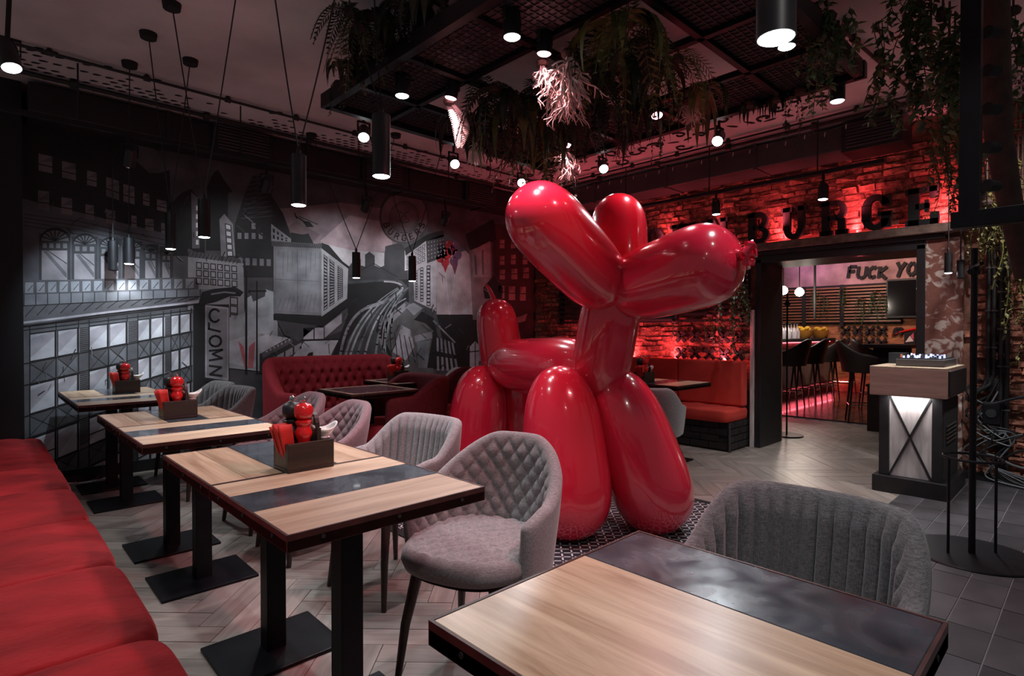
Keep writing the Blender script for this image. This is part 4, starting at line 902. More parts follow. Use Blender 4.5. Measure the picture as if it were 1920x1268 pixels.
# wine armchairs
ac = thing('armchair', 'dark wine barrel armchair with its back to the dog, beside the sofa table', 'armchair', group='wine barrel armchairs'); q = MB(); R_ = math.radians
shell(q, 0.36, 0.35, 3.0, R_(128), 0.10, lambda a: 0.80-0.145*sstep(abs(a), R_(55), R_(100)), 0.085, 'none', ns=80, nz=10, flare=0.03, lean=0.04); q.build('backrest', M['darkred'], ac, smooth=True, ang=70, origin=False)
q = MB(); seat_pad(q, 0.305, 0.33, 0.10, 0.46, 'plain', n_exp=4, cy=-0.03, nr=6); q.build('seat', M['sofared'], ac, smooth=True, ang=60, origin=False)
for sx in (-1, 1):
    for sy in (-1, 1): q = MB(); q.cyl((0.22*sx, 0.22*sy, 0), (0.22*sx, 0.22*sy, 0.12), 0.018, 0.024, 10); q.build('leg', M['legwood'], ac, smooth=True, origin=False)
ac.location = (2.68, 4.27, 0); ac.rotation_euler = (0, 0, math.radians(172+90))
copy_tree(ac, 'second dark wine barrel armchair, half hidden behind the hind leg of the dog', (3.62, 4.55, 0), math.radians(175+90))

# ================================================================== RED SOFA
so = thing('sofa', 'deep red buttoned sofa with curved arms in front of the mural', 'sofa', (2.75, 5.31, 0)); q = MB()
shell(q, 0.71, 0.40, 5.0, R_(116), 0.16, lambda a: 0.925-0.30*sstep(abs(a), R_(60), R_(100)), 0.10, 'tuft', amp=0.048, pitch=0.125, ns=260, nz=48, flare=0.0, lean=0.04)
q.build('backrest', M['sofared'], so, smooth=True, ang=70, origin=False)
for s in (-0.31, 0.31):
    q = MB(); P_ = MB(); seat_pad(q, 0.305, 0.33, 0.24, 0.44, 'plain', n_exp=7, cy=-0.08, nr=6)
    for v_ in q.v: v_.x += s
    q.build('seat_cushion', M['sofared'], so, smooth=True, ang=60, origin=False)
q = MB(); q.bb((-0.63, -0.38, 0.12), (0.63, 0.30, 0.25)); q.build('base', M['sofared'], so, bev=0.01, origin=False)
for x in (-0.55, 0.55):
    for y in (-0.30, 0.25): q = MB(); q.cyl((x, y, 0), (x, y, 0.13), 0.016, 0.026, 10); q.build('leg', M['legwood'], so, smooth=True, origin=False)
# buttons sunk into the padding where the folds cross
bt = MB()
for r, z in enumerate((0.60, 0.70, 0.80)):
    for i in range(-6, 7):
        x = (i+(0.5 if r % 2 else 0))*0.125
        if abs(x) < 0.60: bt = MB(); bt.lathe([(0.002, 0.008), (0.010, 0.006), (0.013, 0.0), (0.013, -0.01)], (x, 0.346+0.04*(z-.48)/.35, z), 10, Matrix.Rotation(PI/2, 3, 'X')); bt.build('button', M['darkred'], so, smooth=True, origin=False)

# ================================================================== BANQUETTE, left
bq = thing('banquette', 'long red velvet banquette running along the left side', 'bench', (0.0, 2.6, 0))
q = MB(); q.bb((-0.40, -0.9, 0.0), (0.30, 5.58, 0.30)); q.build('base', M['blackmatte'], bq, world=True)
def cushion(mb, x0, x1, y0, y1, z0, z1, r=0.05, puff=0.03, nx=26, ny=26):
    """soft block: rounded rim, belly in the middle and crumples"""
    rr = random.Random(int(y0*100))
    ph = [rr.uniform(0, 6) for _ in range(4)]
    ring_n = 4*nx
    def side(u):   # perimeter
        k, f = divmod(u, nx); f = f/nx
        return [(x0+(x1-x0)*f, y0), (x1, y0+(y1-y0)*f), (x1-(x1-x0)*f, y1), (x0, y1-(y1-y0)*f)][int(k)]
    cx, cy = (x0+x1)/2, (y0+y1)/2; rows = []
    def sup(px_, py_, s):   # superelliptic scaling so corners stay soft
        u, v = (px_-cx)/((x1-x0)/2), (py_-cy)/((y1-y0)/2); n = 9; k = (abs(u)**n+abs(v)**n)**(1/n) or 1
        return cx+(x1-x0)/2*u/k*s, cy+(y1-y0)/2*v/k*s
    prof = [(0.93, z0), (0.985, z0+0.015), (1.0, z0+(z1-z0)*0.5)] + [(1-0.075*(1-math.cos(t)), z1-r+r*math.sin(t)) for t in [PI/2*i/6 for i in range(7)]]
    last = prof[-1][0]; prof += [(last*(1-i/14), None) for i in range(1, 15)]
    def P(i, j):
        s, z = prof[j]; x, y = sup(*side(i), max(s, 0.001))
        if z is None:
            e = s/last; z = z1+puff*(1-e**2.5)
            z += 0.010*math.sin(9*x+ph[0]+3*y)*math.sin(7*y+ph[1])*(1-e**4) + 0.006*math.sin(23*x+ph[2])*math.sin(31*y+ph[3])
        return Vector((x, y, z))
    mb.grid(P, ring_n, len(prof), cu=True)
    return mb
ys = [-0.85, -0.2, 0.45, 1.10, 1.75, 2.40, 3.05, 3.70, 4.35, 5.0, 5.58]
for a, c in zip(ys[:-1], ys[1:]):
    q = MB(); cushion(q, -0.40, 0.372, a-0.006, c+0.006, 0.26, 0.425, r=0.06, puff=0.035); q.build('seat_cushion', M['velvet'], bq, world=True, smooth=True, ang=70)

# ================================================================== SCARLET BENCH, right wall
bn = thing('bench', 'scarlet upholstered bench with black brick base against the red brick wall', 'bench', (5.78, 3.7, 0))
q = MB(); q.bb((5.56, 2.63, 0), (5.99, 4.95, 0.30)); base = q.build('base', M['blackmatte'], bn, world=True)
r0 = 0
for iz in range(4):
    z = 0.02+iz*0.072
    for iy in range(11):
        y = 2.63+iy*0.215+(0.1 if iz % 2 else 0); q = MB(); q.bb((5.545, y+0.005, z), (5.575, min(y+0.208, 4.95), z+0.064)); o = q.build('brick', M['darkbrick'], bn, world=True, bev=0.003, seg=1)
    for ix in range(3):
        x = 5.56+ix*0.20-(0.1 if iz % 2 else 0); q = MB(); q.bb((max(x, 5.56)+0.004, 2.612, z), (min(x+0.194, 5.985), 2.64, z+0.064))
        q.build('brick', M['darkbrick'], bn, world=True, bev=0.003, seg=1)
q = MB(); q.bb((5.535, 2.605, 0), (5.55, 2.62, 0.30)); q.build('corner_trim', M['greymetal'], bn, world=True)
for a, c in ((2.605, 3.37), (3.37, 4.15), (4.15, 4.95)):
    q = MB(); cushion(q, 5.50, 5.99, a, c, 0.30, 0.425, r=0.03, puff=0.012); q.build('seat_cushion', M['benchred'], bn, world=True, smooth=True, ang=70)
    q = MB(); q.bb((5.83, a+0.003, 0.44), (5.945, c-0.003, 0.915)); q.build('back_cushion', M['benchred'], bn, world=True, bev=0.022, seg=4, smooth=True)
q = MB(); q.bb((5.985, 2.59, 0.0), (5.995, 4.97, 0.60)); q.build('back_board', M['blackmatte'], bn, world=True)

# ================================================================== TABLE CADDIES AND WHAT STANDS IN THEM
def caddy_kind():
    t = thing('condiment_caddy', '', 'caddy'); L_, D_, H_, w = 0.165, 0.125, 0.098, 0.012
    def p(n, a, c): q = MB(); q.bb(a, c); return q.build(n, M['darkwood'], t, bev=0.002, origin=False)
    p('floor_board', (-L_/2, -D_/2, 0), (L_/2, D_/2, 0.012)); p('side_board', (-L_/2, -D_/2, 0.012), (L_/2, -D_/2+w, H_)); p('side_board', (-L_/2, D_/2-w, 0.012), (L_/2, D_/2, H_))
    p('end_board', (-L_/2, -D_/2+w, 0.012), (-L_/2+w, D_/2-w, H_)); p('end_board', (L_/2-w, -D_/2+w, 0.012), (L_/2, D_/2-w, H_))
    q = MB(); pts = [(0.026, -D_/2+w, 0.012), (0.026, D_/2-w, 0.012), (0.026, D_/2-w, 0.14)] + [(0.026, (D_/2-w)*math.cos(PI*i/10)*0.8, 0.14+0.055*math.sin(PI*i/10)) for i in range(11)] + [(0.026, -D_/2+w, 0.14)]
    q.prism(pts, (0.014, 0, 0)); q.build('divider_board', M['darkwood'], t, origin=False)
    return t
def mill_kind(name, m):
    t = thing(name, '', 'pepper mill'); s = 1.0
    q = MB(); q.lathe([(0.026, 0), (0.028, 0.004), (0.028, 0.022), (0.020, 0.040), (0.0165, 0.060), (0.019, 0.075), (0.025, 0.088), (0.0265, 0.098), (0.021, 0.108), (0.019, 0.116), (0.024, 0.122), (0.025, 0.130), (0.018, 0.136)], n=24); q.build('body', m, t, smooth=True, ang=50, origin=False)
    q = MB(); q.lathe([(0.018, 0.137), (0.026, 0.142), (0.029, 0.155), (0.028, 0.170), (0.021, 0.180), (0.008, 0.184), (0.002, 0.185)], n=24); q.build('cap', m, t, smooth=True, ang=50, origin=False)
    q = MB(); q.lathe([(0.004, 0.184), (0.004, 0.189), (0.0085, 0.193), (0.0085, 0.199), (0.003, 0.203)], n=12); q.build('knob', M['chrome'], t, smooth=True, origin=False)
    for ch in t.children: ch.data.transform(Matrix.Diagonal((1.14, 1.14, 1.18, 1)))
    return t
def napkin_kind():
    t = thing('napkin_bundle', '', 'napkins')
    for i in range(6):
        q = MB(); y0 = -0.026+i*0.0105
        def P(u, v):
            z = 0.150*v/6; f = u/6; x = -0.016+0.030*f; return Vector((x*(1+0.60*z/0.15)-0.20*z-0.004*(i % 2), y0*(1+0.5*z/0.15)+0.003*math.sin(f*3+i)+0.004*f, z*(1-0.04*(i % 3))))
        q.grid(P, 7, 7); o = q.build('napkin', M['redpaper'], t, smooth=True, origin=False); m = o.modifiers.new('thick', 'SOLIDIFY'); m.thickness = 0.007
    return t
def dish_kind():
    t = thing('sauce_boat', '', 'dish'); q = MB()
    def P(i, j):
        v = j/10; a = 2*PI*i/28; return Vector((0.030*v*math.cos(a), 0.052*v*math.sin(a), 0.026*v**2.2+0.020*v*v*abs(math.sin(a))**2.5))
    q.grid(P, 28, 11, cu=True); o = q.build('bowl', M['white'], t, smooth=True, origin=False, ang=80); m = o.modifiers.new('thick', 'SOLIDIFY'); m.thickness = 0.005
    q = MB(); q.tube([(0, 0.048, 0.040), (0, 0.062, 0.060), (0, 0.056, 0.074), (0, 0.040, 0.066), (0, 0.036, 0.046)], 0.0045, 8); q.build('handle', M['white'], t, smooth=True, origin=False)
    q = MB(); q.lathe([(0.020, -0.004), (0.022, 0.0), (0.014, 0.006)], n=20); q.build('foot', M['white'], t, smooth=True, origin=False)
    for ch in t.children: ch.data.transform(Matrix.Diagonal((1.15, 1.0, 1.1, 1)))
    return t
KD = dict(c=caddy_kind(), r=mill_kind('pepper_mill', M['redplastic']), k=mill_kind('pepper_mill', M['black']), n=napkin_kind(), d=dish_kind()); kused = set()
def put(k, loc, rz, label, group):
    o = KD[k] if k not in kused else copy_tree(KD[k]); kused.add(k); o.location = loc; o.rotation_euler = (0, 0, rz); o['label'] = label; o['group'] = group
def caddy_set(x, y, where, rz=0.0):
    c, s = math.cos(rz), math.sin(rz); z = TZ+0.0008
    W_ = lambda u, v, h_: (x+u*c-v*s, y+u*s+v*c, z+h_)
    put('c', (x, y, z), rz, 'dark wooden condiment caddy '+where, 'wooden caddies'); put('r', W_(-0.010, -0.021, 0.0125), rz, 'glossy red pepper mill in the caddy '+where, 'pepper mills')
    put('k', W_(-0.030, 0.028, 0.0125), rz, 'black pepper mill in the caddy '+where, 'pepper mills'); put('n', W_(-0.052, -0.010, 0.0125), rz, 'bundle of red paper napkins in the caddy '+where, 'napkin bundles')
    put('d', W_(0.066, -0.014, 0.1005), rz+PI/2, 'white ceramic sauce boat on the caddy '+where, 'sauce boats')
p = at_z(570, 876, TZ); caddy_set(p.x, p.y, 'on the nearest banquette table pair')
p = at_z(334, 783, TZ); caddy_set(p.x, p.y, 'on the middle banquette table pair')
p = at_z(237, 736, TZ); caddy_set(p.x, min(p.y, 5.6), 'on the far table pair by the mural')
caddy_set(3.00, 4.76, 'on the table behind the wine armchair'); caddy_set(4.62, 3.02, 'on the table by the scarlet bench')

# ================================================================== LAMPS
def pendant(px, py, dep, label, lit=True, L_=0.30, r=0.045, wires='V', spread=0.32, ends_px=None, power=26, angle=95, dim=False, hue=COOL):
    b_ = at_d(px, py, dep); t = thing('pendant_lamp', label, 'pendant lamp', b_, group='black cylinder pendants')
    q = MB(); q.lathe([(r*0.93, 0.012), (r*0.93, 0.0), (r, 0.0), (r, L_), (r*0.35, L_+0.004)], n=28); q.build('shade', M['black'], t, smooth=True, ang=40, origin=False)
    q = MB(); q.lathe([(r*0.3, -0.006), (r*0.75, -0.004), (r*0.91, 0.0), (r*0.91, 0.011)], n=28); q.build('lamp_glass', (M['bulbdim'] if dim else M['bulb']) if lit else M['blackmatte'], t, origin=False)
    q = MB(); q.lathe([(r*0.30, L_), (r*0.30, L_+0.03), (r*0.1, L_+0.04)], n=12); q.build('cord_grip', M['black'], t, smooth=True, origin=False)
    top = Vector((0, 0, L_+0.03)); zc_ = ZC-b_.z
    ends = [RT*spread*0.9+Vector((0, 0, zc_)), -RT*spread+Vector((0, 0, zc_))] if wires == 'V' else [Vector((0, 0, zc_))]
    if wires == 'W': ends = [Vector((spread*0.2, 0, zc_)), Vector((-spread*0.2, 0.02, zc_))]
    if ends_px: ends = [at_z(a_, c_, ZC)-b_ for a_, c_ in ends_px]
    for e in ends:
        e = Vector(e); q = MB(); n = 9; pts = [top.lerp(e, i/n)+Vector((0, 0, -0.03*math.sin(PI*i/n))) for i in range(n+1)]; q.tube(pts, 0.0042, 6); q.build('cord', M['cable'], t, smooth=True, origin=False)
        q = MB(); q.cyl(e+Vector((0, 0, -0.035)), e, 0.045, 0.05, 14); q.build('ceiling_rose', M['blackmatte'], t, smooth=True, origin=False)
    if lit and power:
        o = lamp('pendant_light', 'SPOT', b_+Vector((0, 0, -0.02)), power, hue, size=0.035, angle=angle, blend=0.6)
    return t
pendant(715, 331, 2.80, 'black cylinder pendant hanging lit in front of the planter, left of the dog', power=34, ends_px=((640, -60), (700, -40)))
pendant(560, 385, 3.40, 'black cylinder pendant hanging lit above the mauve chairs', power=34, ends_px=((512, -30), (640, -60)))
pendant(383, 445, 4.55, 'black cylinder pendant hanging lit above the far grey chairs', power=26, ends_px=((322, 6), (446, -30)))
pendant(320, 467, 4.75, 'black cylinder pendant hanging lit above the farthest table pair, middle of three', power=20, r=0.04, ends_px=((278, 62), (357, 112)))
pendant(242, 495, 4.80, 'shorter black cylinder pendant hanging lit above the far caddy', power=14, L_=0.22, r=0.038, ends_px=((243, 117),))
pendant(212, 507, 4.70, 'unlit black cylinder pendant left of the shorter lit one', lit=False, L_=0.24, r=0.036, wires='S')
pendant(668, 521, 5.35, 'black cylinder pendant on a wide V of cords above the red sofa', power=9, L_=0.24, r=0.038, spread=0.42, dim=True)
pendant(773, 527, 5.50, 'black cylinder pendant on cords right of the one above the sofa', power=8, L_=0.24, r=0.038, spread=0.35, dim=True)
pendant(1455, 72, 1.36, 'large near black cylinder pendant lit above the charcoal chair', power=26, L_=0.30, spread=0.2)
pendant(1778, 512, 4.20, 'black cylinder pendant lit above the DJ stand', power=34, L_=0.15, r=0.025, wires='S')
pendant(1801, 521, 4.15, 'unlit black cylinder pendant beside the lit one above the DJ stand', lit=False, L_=0.13, r=0.024, wires='S')

def track(label, p0, p1, hang):
    t = thing('light_track', label, 'light track', p0); q = MB(); q.bar(p0, p1, 0.036, 0.032); q.build('rail', M['blackmatte'], t, world=True)
    n = 4
    for i in range(n):
        p_ = Vector(p0).lerp(Vector(p1), (i+0.5)/n); q = MB(); q.cyl(p_, (p_.x, p_.y, ZC), 0.006, n=6); q.build('hanger', M['cable'], t, world=True)
    return t
track('long black light track hanging in front of the mural', (0.0, 4.95, 2.68), (4.3, 4.95, 2.68), 0)
track('black light track hanging in front of the red brick wall', (5.40, 1.25, 2.63), (5.40, 5.3, 2.63), 0)
def spot(pos, aim, label, power, r=0.042, L_=0.13, up=None, color=COOL, angle=60, glass='bulb', blend=0.5, head=True):
    """a small spotlight head whose glass sits at pos and points at aim; up = height its bracket reaches"""
    pos = Vector(pos); d = (Vector(aim)-pos).normalized(); t = thing('spotlight', label, 'spotlight', pos, group='small black spotlights'); q3 = d.to_track_quat('-Z', 'Y').to_matrix()
    q = MB(); q.lathe([(r*0.92, 0.010), (r*0.92, 0.0), (r, 0.0), (r, L_*0.8), (r*0.8, L_), (r*0.3, L_+0.004)], n=24, M=q3); q.build('head', M['black'], t, smooth=True, ang=40, origin=False)
    q = MB(); q.lathe([(r*0.3, -0.008), (r*0.75, -0.005), (r*0.90, 0.0), (r*0.90, 0.009)], n=24, M=q3); q.build('lamp_glass', M[glass], t, origin=False)
    c = q3 @ Vector((0, 0, L_*0.6)); e = up-pos.z
    q = MB(); q.bar(c+Vector((r+0.006, 0, -0.01)), c+Vector((r+0.006, 0, 0.07)), 0.02, 0.006); q.bar(c+Vector((-r-0.006, 0, -0.01)), c+Vector((-r-0.006, 0, 0.07)), 0.02, 0.006); q.bar(c+Vector((-r-0.01, 0, 0.07)), c+Vector((r+0.01, 0, 0.07)), 0.02, 0.008); q.build('bracket', M['blackmatte'], t, origin=False)
    q = MB(); q.cyl(c+Vector((0, 0, 0.07)), (0, 0, max(e, c.z+0.09)), 0.011, n=10); q.build('stem', M['blackmatte'], t, smooth=True, origin=False)
    if power: lamp('spot_light', 'SPOT', pos+d*0.025, power, color, target=Vector(aim), size=0.03, angle=angle, blend=blend)
    return t
# along the mural track
p = at_y(241, 310, 4.95); spot(p, (0.80, 5.85, 1.35), 'track spotlight throwing a cold pool on the mural above the far tables', 110, up=2.68, angle=62, blend=0.9, color=(0.72, 0.88, 1.0))
p = at_y(497, 357, 4.95); spot(p, (1.9, 5.8, 1.75), 'track spotlight in front of the painted pylon', 17, up=2.68, glass='bulbdim', angle=105, blend=1.0)
p = at_y(684, 394, 4.95); spot(p, (2.9, 5.8, 1.75), 'track spotlight left of the round painted badge', 34, up=2.68, glass='bulbdim', angle=105, blend=1.0)
p = at_y(833, 420, 4.95); spot(p, (4.0, 5.8, 1.75), 'track spotlight right of the round painted badge', 44, up=2.68, glass='bulbdim', angle=105, blend=1.0)
p = at_x(1343, 402, 5.40); spot(p, (5.45, p.y-.05, 0.5), 'track spotlight above the letter N of the sign', 16, up=2.63, glass='bulbdim')
p = at_x(1543, 374, 5.40); spot(p, (5.32, p.y+.05, 0.0), 'track spotlight above the letter R of the sign', 22, up=2.63, glass='bulbdim', angle=75)
spot(at_d(22, 128, 2.9), at_z(250, 1000, 0.3), 'large adjustable spotlight at the top left edge', 40, r=0.045, L_=0.16, up=3.11, angle=80)
# on and around the hanging planter
PLZ = 2.70
for (px, py, z, up, aim, pw, lab, gl) in (
        (960, 70, 2.60, 2.72, None, 60, 'spotlight under the planter, right of the thick left rail', 'bulb'), (754, 180, 2.60, 2.72, None, 40, 'spotlight under the left rail of the planter', 'bulb'),
        (1475, 88, 2.60, 2.72, None, 40, 'spotlight under the planter, beside the large near pendant', 'bulb'),
        (682, 258, 2.66, 3.11, (1.2, 2.2, 0.6), 26, 'spotlight facing the room, left of the tall pendant', 'bulb'), (853, 308, 2.66, 3.11, (1.9, 1.6, 0.9), 30, 'spotlight facing the room behind the planter, left of the pale hanging roots', 'bulb'),
        (978, 343, 2.66, 3.11, (2.0, 1.9, 1.2), 46, 'spotlight facing the room just above the near ear of the dog', 'bulb'), (1132, 317, 2.66, 3.11, (2.6, 1.5, 1.0), 46, 'spotlight facing the room above the far ear of the dog', 'bulb'),
        (1345, 265, 2.66, 3.11, (2.4, 1.6, 1.2), 46, 'spotlight facing the room under dangling leaves', 'bulb'), (1570, 190, 2.62, 3.11, None, 40, 'longer spotlight hanging at the right corner of the planter', 'bulbdim')):
    p = at_z(px, py, z); spot(p, aim if aim else (p.x+0.03, p.y+0.02, 0), lab, pw, up=up, glass=gl, angle=78 if aim is None else 55, L_=0.20 if '1570' in str(px) else 0.13)
for (px, py, lab, aim) in ((1020, 101, 'pink red spotlight lighting the pale root ball', (0, .1, -1)), (845, 184, 'pink red spotlight above the pale fern frond', (-.1, .2, -1)), (1232, 217, 'pink red spotlight glowing under the right side of the planter', (-.25, -.3, -1)), (1062, 273, 'pink red spotlight glowing above the tangled pale roots', (-.15, -.15, -1))):
    p = at_z(px, py, 2.62); spot(p, p+Vector(aim), lab, 46, r=0.038, L_=0.10, up=2.70, color=(1.0, 0.42, 0.46), angle=95, glass='bulbred', blend=0.7)

# ================================================================== HANGING PLANTER FRAME
PX0, PX1, PY0, PY1 = 1.67, 3.70, 0.98, 3.50
pf = thing('hanging_planter', 'black steel ceiling frame with perforated panels full of hanging plants', 'planter', ((PX0+PX1)/2, (PY0+PY1)/2, PLZ))
def bar(n, a, c, w=0.05, h=0.05, m='steel'): q = MB(); q.bar(a, c, w, h); return q.build(n, M[m], pf, world=True)
for x in (PX0, PX1): bar('side_rail', (x, PY0-0.03, PLZ+0.03), (x, PY1+0.03, PLZ+0.03), 0.05, 0.09)
for y in (PY0, PY1): bar('end_rail', (PX0, y, PLZ+0.03), (PX1, y, PLZ+0.03), 0.05, 0.09)
xs = [PX0, 2.11, 2.66, 3.20, PX1]; yy = [PY0, 1.41, 2.05, 2.60, 3.10, PY1]
for x in xs[1:-1]: bar('cross_bar', (x, PY0, PLZ+0.015), (x, PY1, PLZ+0.015), 0.035, 0.035)
for y in yy[1:-1]: bar('cross_bar', (PX0, y, PLZ+0.015), (PX1, y, PLZ+0.015), 0.035, 0.035)
for i in range(4):
    for j in range(5):
        if (i in (1, 2) and j in (1, 2, 3)): continue
        q = MB(); q.bb((xs[i]+0.02, yy[j]+0.02, PLZ+0.028), (xs[i+1]-0.02, yy[j+1]-0.02, PLZ+0.034)); q.build('panel', M['grille'], pf, world=True)
        nx, ny = int((xs[i+1]-xs[i])/0.04), int((yy[j+1]-yy[j])/0.04); q = MB()
        for a in range(1, nx): q.bb((xs[i]+a*0.04, yy[j]+0.02, PLZ+0.021), (xs[i]+a*0.04+0.006, yy[j+1]-0.02, PLZ+0.027))
        for a in range(1, ny): q.bb((xs[i]+0.02, yy[j]+a*0.04, PLZ+0.021), (xs[i+1]-0.02, yy[j]+a*0.04+0.006, PLZ+0.0275))
        q.build('mesh_grid', M['grille'], pf, world=True)
        q = MB(); q.cyl(((xs[i]+xs[i+1])/2, (yy[j]+yy[j+1])/2, PLZ+0.012), ((xs[i]+xs[i+1])/2, (yy[j]+yy[j+1])/2, PLZ+0.03), 0.012, n=8); q.build('bolt', M['blackmatte'], pf, world=True)
for x in (PX0+0.1, PX1-0.1):
    for y in (PY0+0.2, PY1-0.2): q = MB(); q.cyl((x, y, PLZ+0.05), (x, y, ZC), 0.008, n=8); q.build('hanger_rod', M['cable'], pf, world=True)

# ---- plants
def leaf(mb, base, d, nrm, L_, w):
    d = d.normalized(); s = d.cross(nrm); s = s.normalized() if s.length > 1e-4 else Vector((1, 0, 0)); up = s.cross(d)
    mb.add([base, base+d*L_*0.45+s*w*0.5, base+d*L_*0.5-up*w*0.18, base+d*L_*0.45-s*w*0.5, base+d*L_-up*L_*0.15], [(0, 1, 2), (0, 2, 3), (1, 4, 2), (2, 4, 3)])
def fern_mesh(seed, n=11, L_=0.45, droop=0.9, w=0.05):
    r = random.Random(seed); q = MB()
    for i in range(n):
        a = 2*PI*i/n+r.uniform(-.3, .3); h_ = Vector((math.cos(a), math.sin(a), 0)); ll = L_*r.uniform(0.6, 1.15); el = r.uniform(-0.1, 0.5); pts = []
        for k_ in range(15):
            t = k_/14; pts.append(h_*ll*0.8*(t-0.25*t*t)+Vector((0, 0, ll*(el*t-droop*t*t))))
        q.tube(pts, 0.003, 4)
        for k_ in range(1, 15):
            d = pts[k_]-pts[k_-1]; s = d.cross(Vector((0, 0, 1))).normalized(); wl = w*(1.25*math.sin(PI*(0.12+0.88*k_/15)))*1.3
            for sg in (-1, 1): leaf(q, pts[k_], s*sg+d.normalized()*0.55+Vector((0, 0, -0.3)), d.cross(s), wl, 0.017)
    return q
def vine_mesh(seed, n=5, L_=0.6, spread=0.12, leafs=20, ls=0.05):
    r = random.Random(seed); q = MB()
    for i in range(n):
        ll = L_*r.uniform(0.5, 1.1); x, y = r.uniform(-spread, spread), r.uniform(-spread, spread); dx, dy = r.uniform(-.5, .5)*spread, r.uniform(-.5, .5)*spread; ph = r.random()*6; pts = []
        for k_ in range(12):
            t = k_/11; pts.append(Vector((x+dx*t+0.02*math.sin(6*t+ph), y+dy*t+0.02*math.cos(5*t+ph), -ll*t)))
        q.tube(pts, 0.0025, 4)
        for k_ in range(leafs):
            t = (k_+r.random())/leafs*10.9; b0 = pts[int(t)].lerp(pts[min(11, int(t)+1)], t-int(t)); a = r.random()*2*PI
            leaf(q, b0, Vector((math.cos(a), math.sin(a), r.uniform(-1.2, 0.1))), Vector((0, 0, 1)), ls*r.uniform(.6, 1.3), ls*0.62)
    return q
def coral_mesh(seed, L_=0.22, n=24, spread=0.75):
    r = random.Random(seed); q = MB()
    def br(p, d, l, rad, dep):
        pts = [p]
        for k_ in range(4): d = (d+Vector((r.uniform(-.35, .35), r.uniform(-.35, .35), r.uniform(-.25, .15)))).normalized(); pts.append(pts[-1]+d*l/4)
        q.tube(pts, [rad, rad*.95, rad*.85, rad*.75, rad*.5], 4)
        if dep:
            for _ in range(2 if dep > 1 else 3): br(pts[r.choice((2, 3, 4))], (d+Vector((r.uniform(-.8, .8), r.uniform(-.8, .8), r.uniform(-.4, .1)))).normalized(), l*0.6, rad*.75, dep-1)
    for i in range(n):
        a = r.random()*2*PI; br(Vector((0, 0, 0)), Vector((spread*math.cos(a)*r.random(), spread*math.sin(a)*r.random(), -1)).normalized(), L_*r.uniform(.5, .8), 0.0056, 2)
    return q
def strap_mesh(seed, n=16, L_=0.45, w=0.03):
    r = random.Random(seed); q = MB()
    for i in range(n):
        a = r.random()*2*PI; h_ = Vector((math.cos(a), math.sin(a), 0)); ll = L_*r.uniform(.5, 1.1); s = Vector((-math.sin(a), math.cos(a), 0)); ww = w*r.uniform(.7, 1.3); rows = []
        for k_ in range(9):
            t = k_/8; c = h_*ll*0.55*math.sin(t*1.9)+Vector((0, 0, ll*(0.35*t-1.1*t*t))); rows.append((c-s*ww*math.sin(PI*(0.08+0.92*t)), c-Vector((0, 0, 0.006)), c+s*ww*math.sin(PI*(0.08+0.92*t))))
        q.grid(lambda u, v: rows[v][u], 3, 9)
    return q
def mesh_only(q, name, m): o = q.build(name, m, origin=False, recalc=False); me = o.data; bpy.data.objects.remove(o); return me
PMESH = {}
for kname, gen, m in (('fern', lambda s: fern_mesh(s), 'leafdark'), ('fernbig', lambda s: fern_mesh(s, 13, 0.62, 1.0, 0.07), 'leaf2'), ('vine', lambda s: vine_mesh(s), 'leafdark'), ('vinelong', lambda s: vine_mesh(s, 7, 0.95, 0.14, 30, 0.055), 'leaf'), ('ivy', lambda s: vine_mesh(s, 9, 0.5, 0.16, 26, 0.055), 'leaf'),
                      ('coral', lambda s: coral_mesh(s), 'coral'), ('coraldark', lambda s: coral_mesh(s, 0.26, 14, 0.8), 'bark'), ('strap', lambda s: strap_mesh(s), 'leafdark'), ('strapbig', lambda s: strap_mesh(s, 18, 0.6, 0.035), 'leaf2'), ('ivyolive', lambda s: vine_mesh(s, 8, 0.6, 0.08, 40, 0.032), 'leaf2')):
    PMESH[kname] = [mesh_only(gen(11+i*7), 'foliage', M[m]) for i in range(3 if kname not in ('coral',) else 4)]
CROWN = {}
q = MB(); q.lathe([(0.004, -0.03), (0.03, -0.018), (0.036, 0.0), (0.022, 0.02), (0.004, 0.026)], n=10); CR = mesh_only(q, 'root_crown', M['bark'])
pc = [0]
def plant(kind, name, pos, label, scale=1.0, rot=None, group='plants hanging from the planter frame', cat='plant', stem=False):
    pc[0] += 1; t = thing(name, label, cat, pos, (pc[0]*1.7) % 6.28 if rot is None else rot, group); me = PMESH[kind][pc[0] % len(PMESH[kind])]
    o = bpy.data.objects.new('foliage', me); COL.objects.link(o); o.parent = t; o.scale = (scale,)*3
    o = bpy.data.objects.new('root_crown', CR); COL.objects.link(o); o.parent = t
    if stem:
        q = MB(); q.cyl((0, 0, 0), (0, 0, ZC-pos[2]), 0.006, n=6); q.build('main_stem', M['bark'], t, origin=False)
    return t
PT = PLZ+0.10
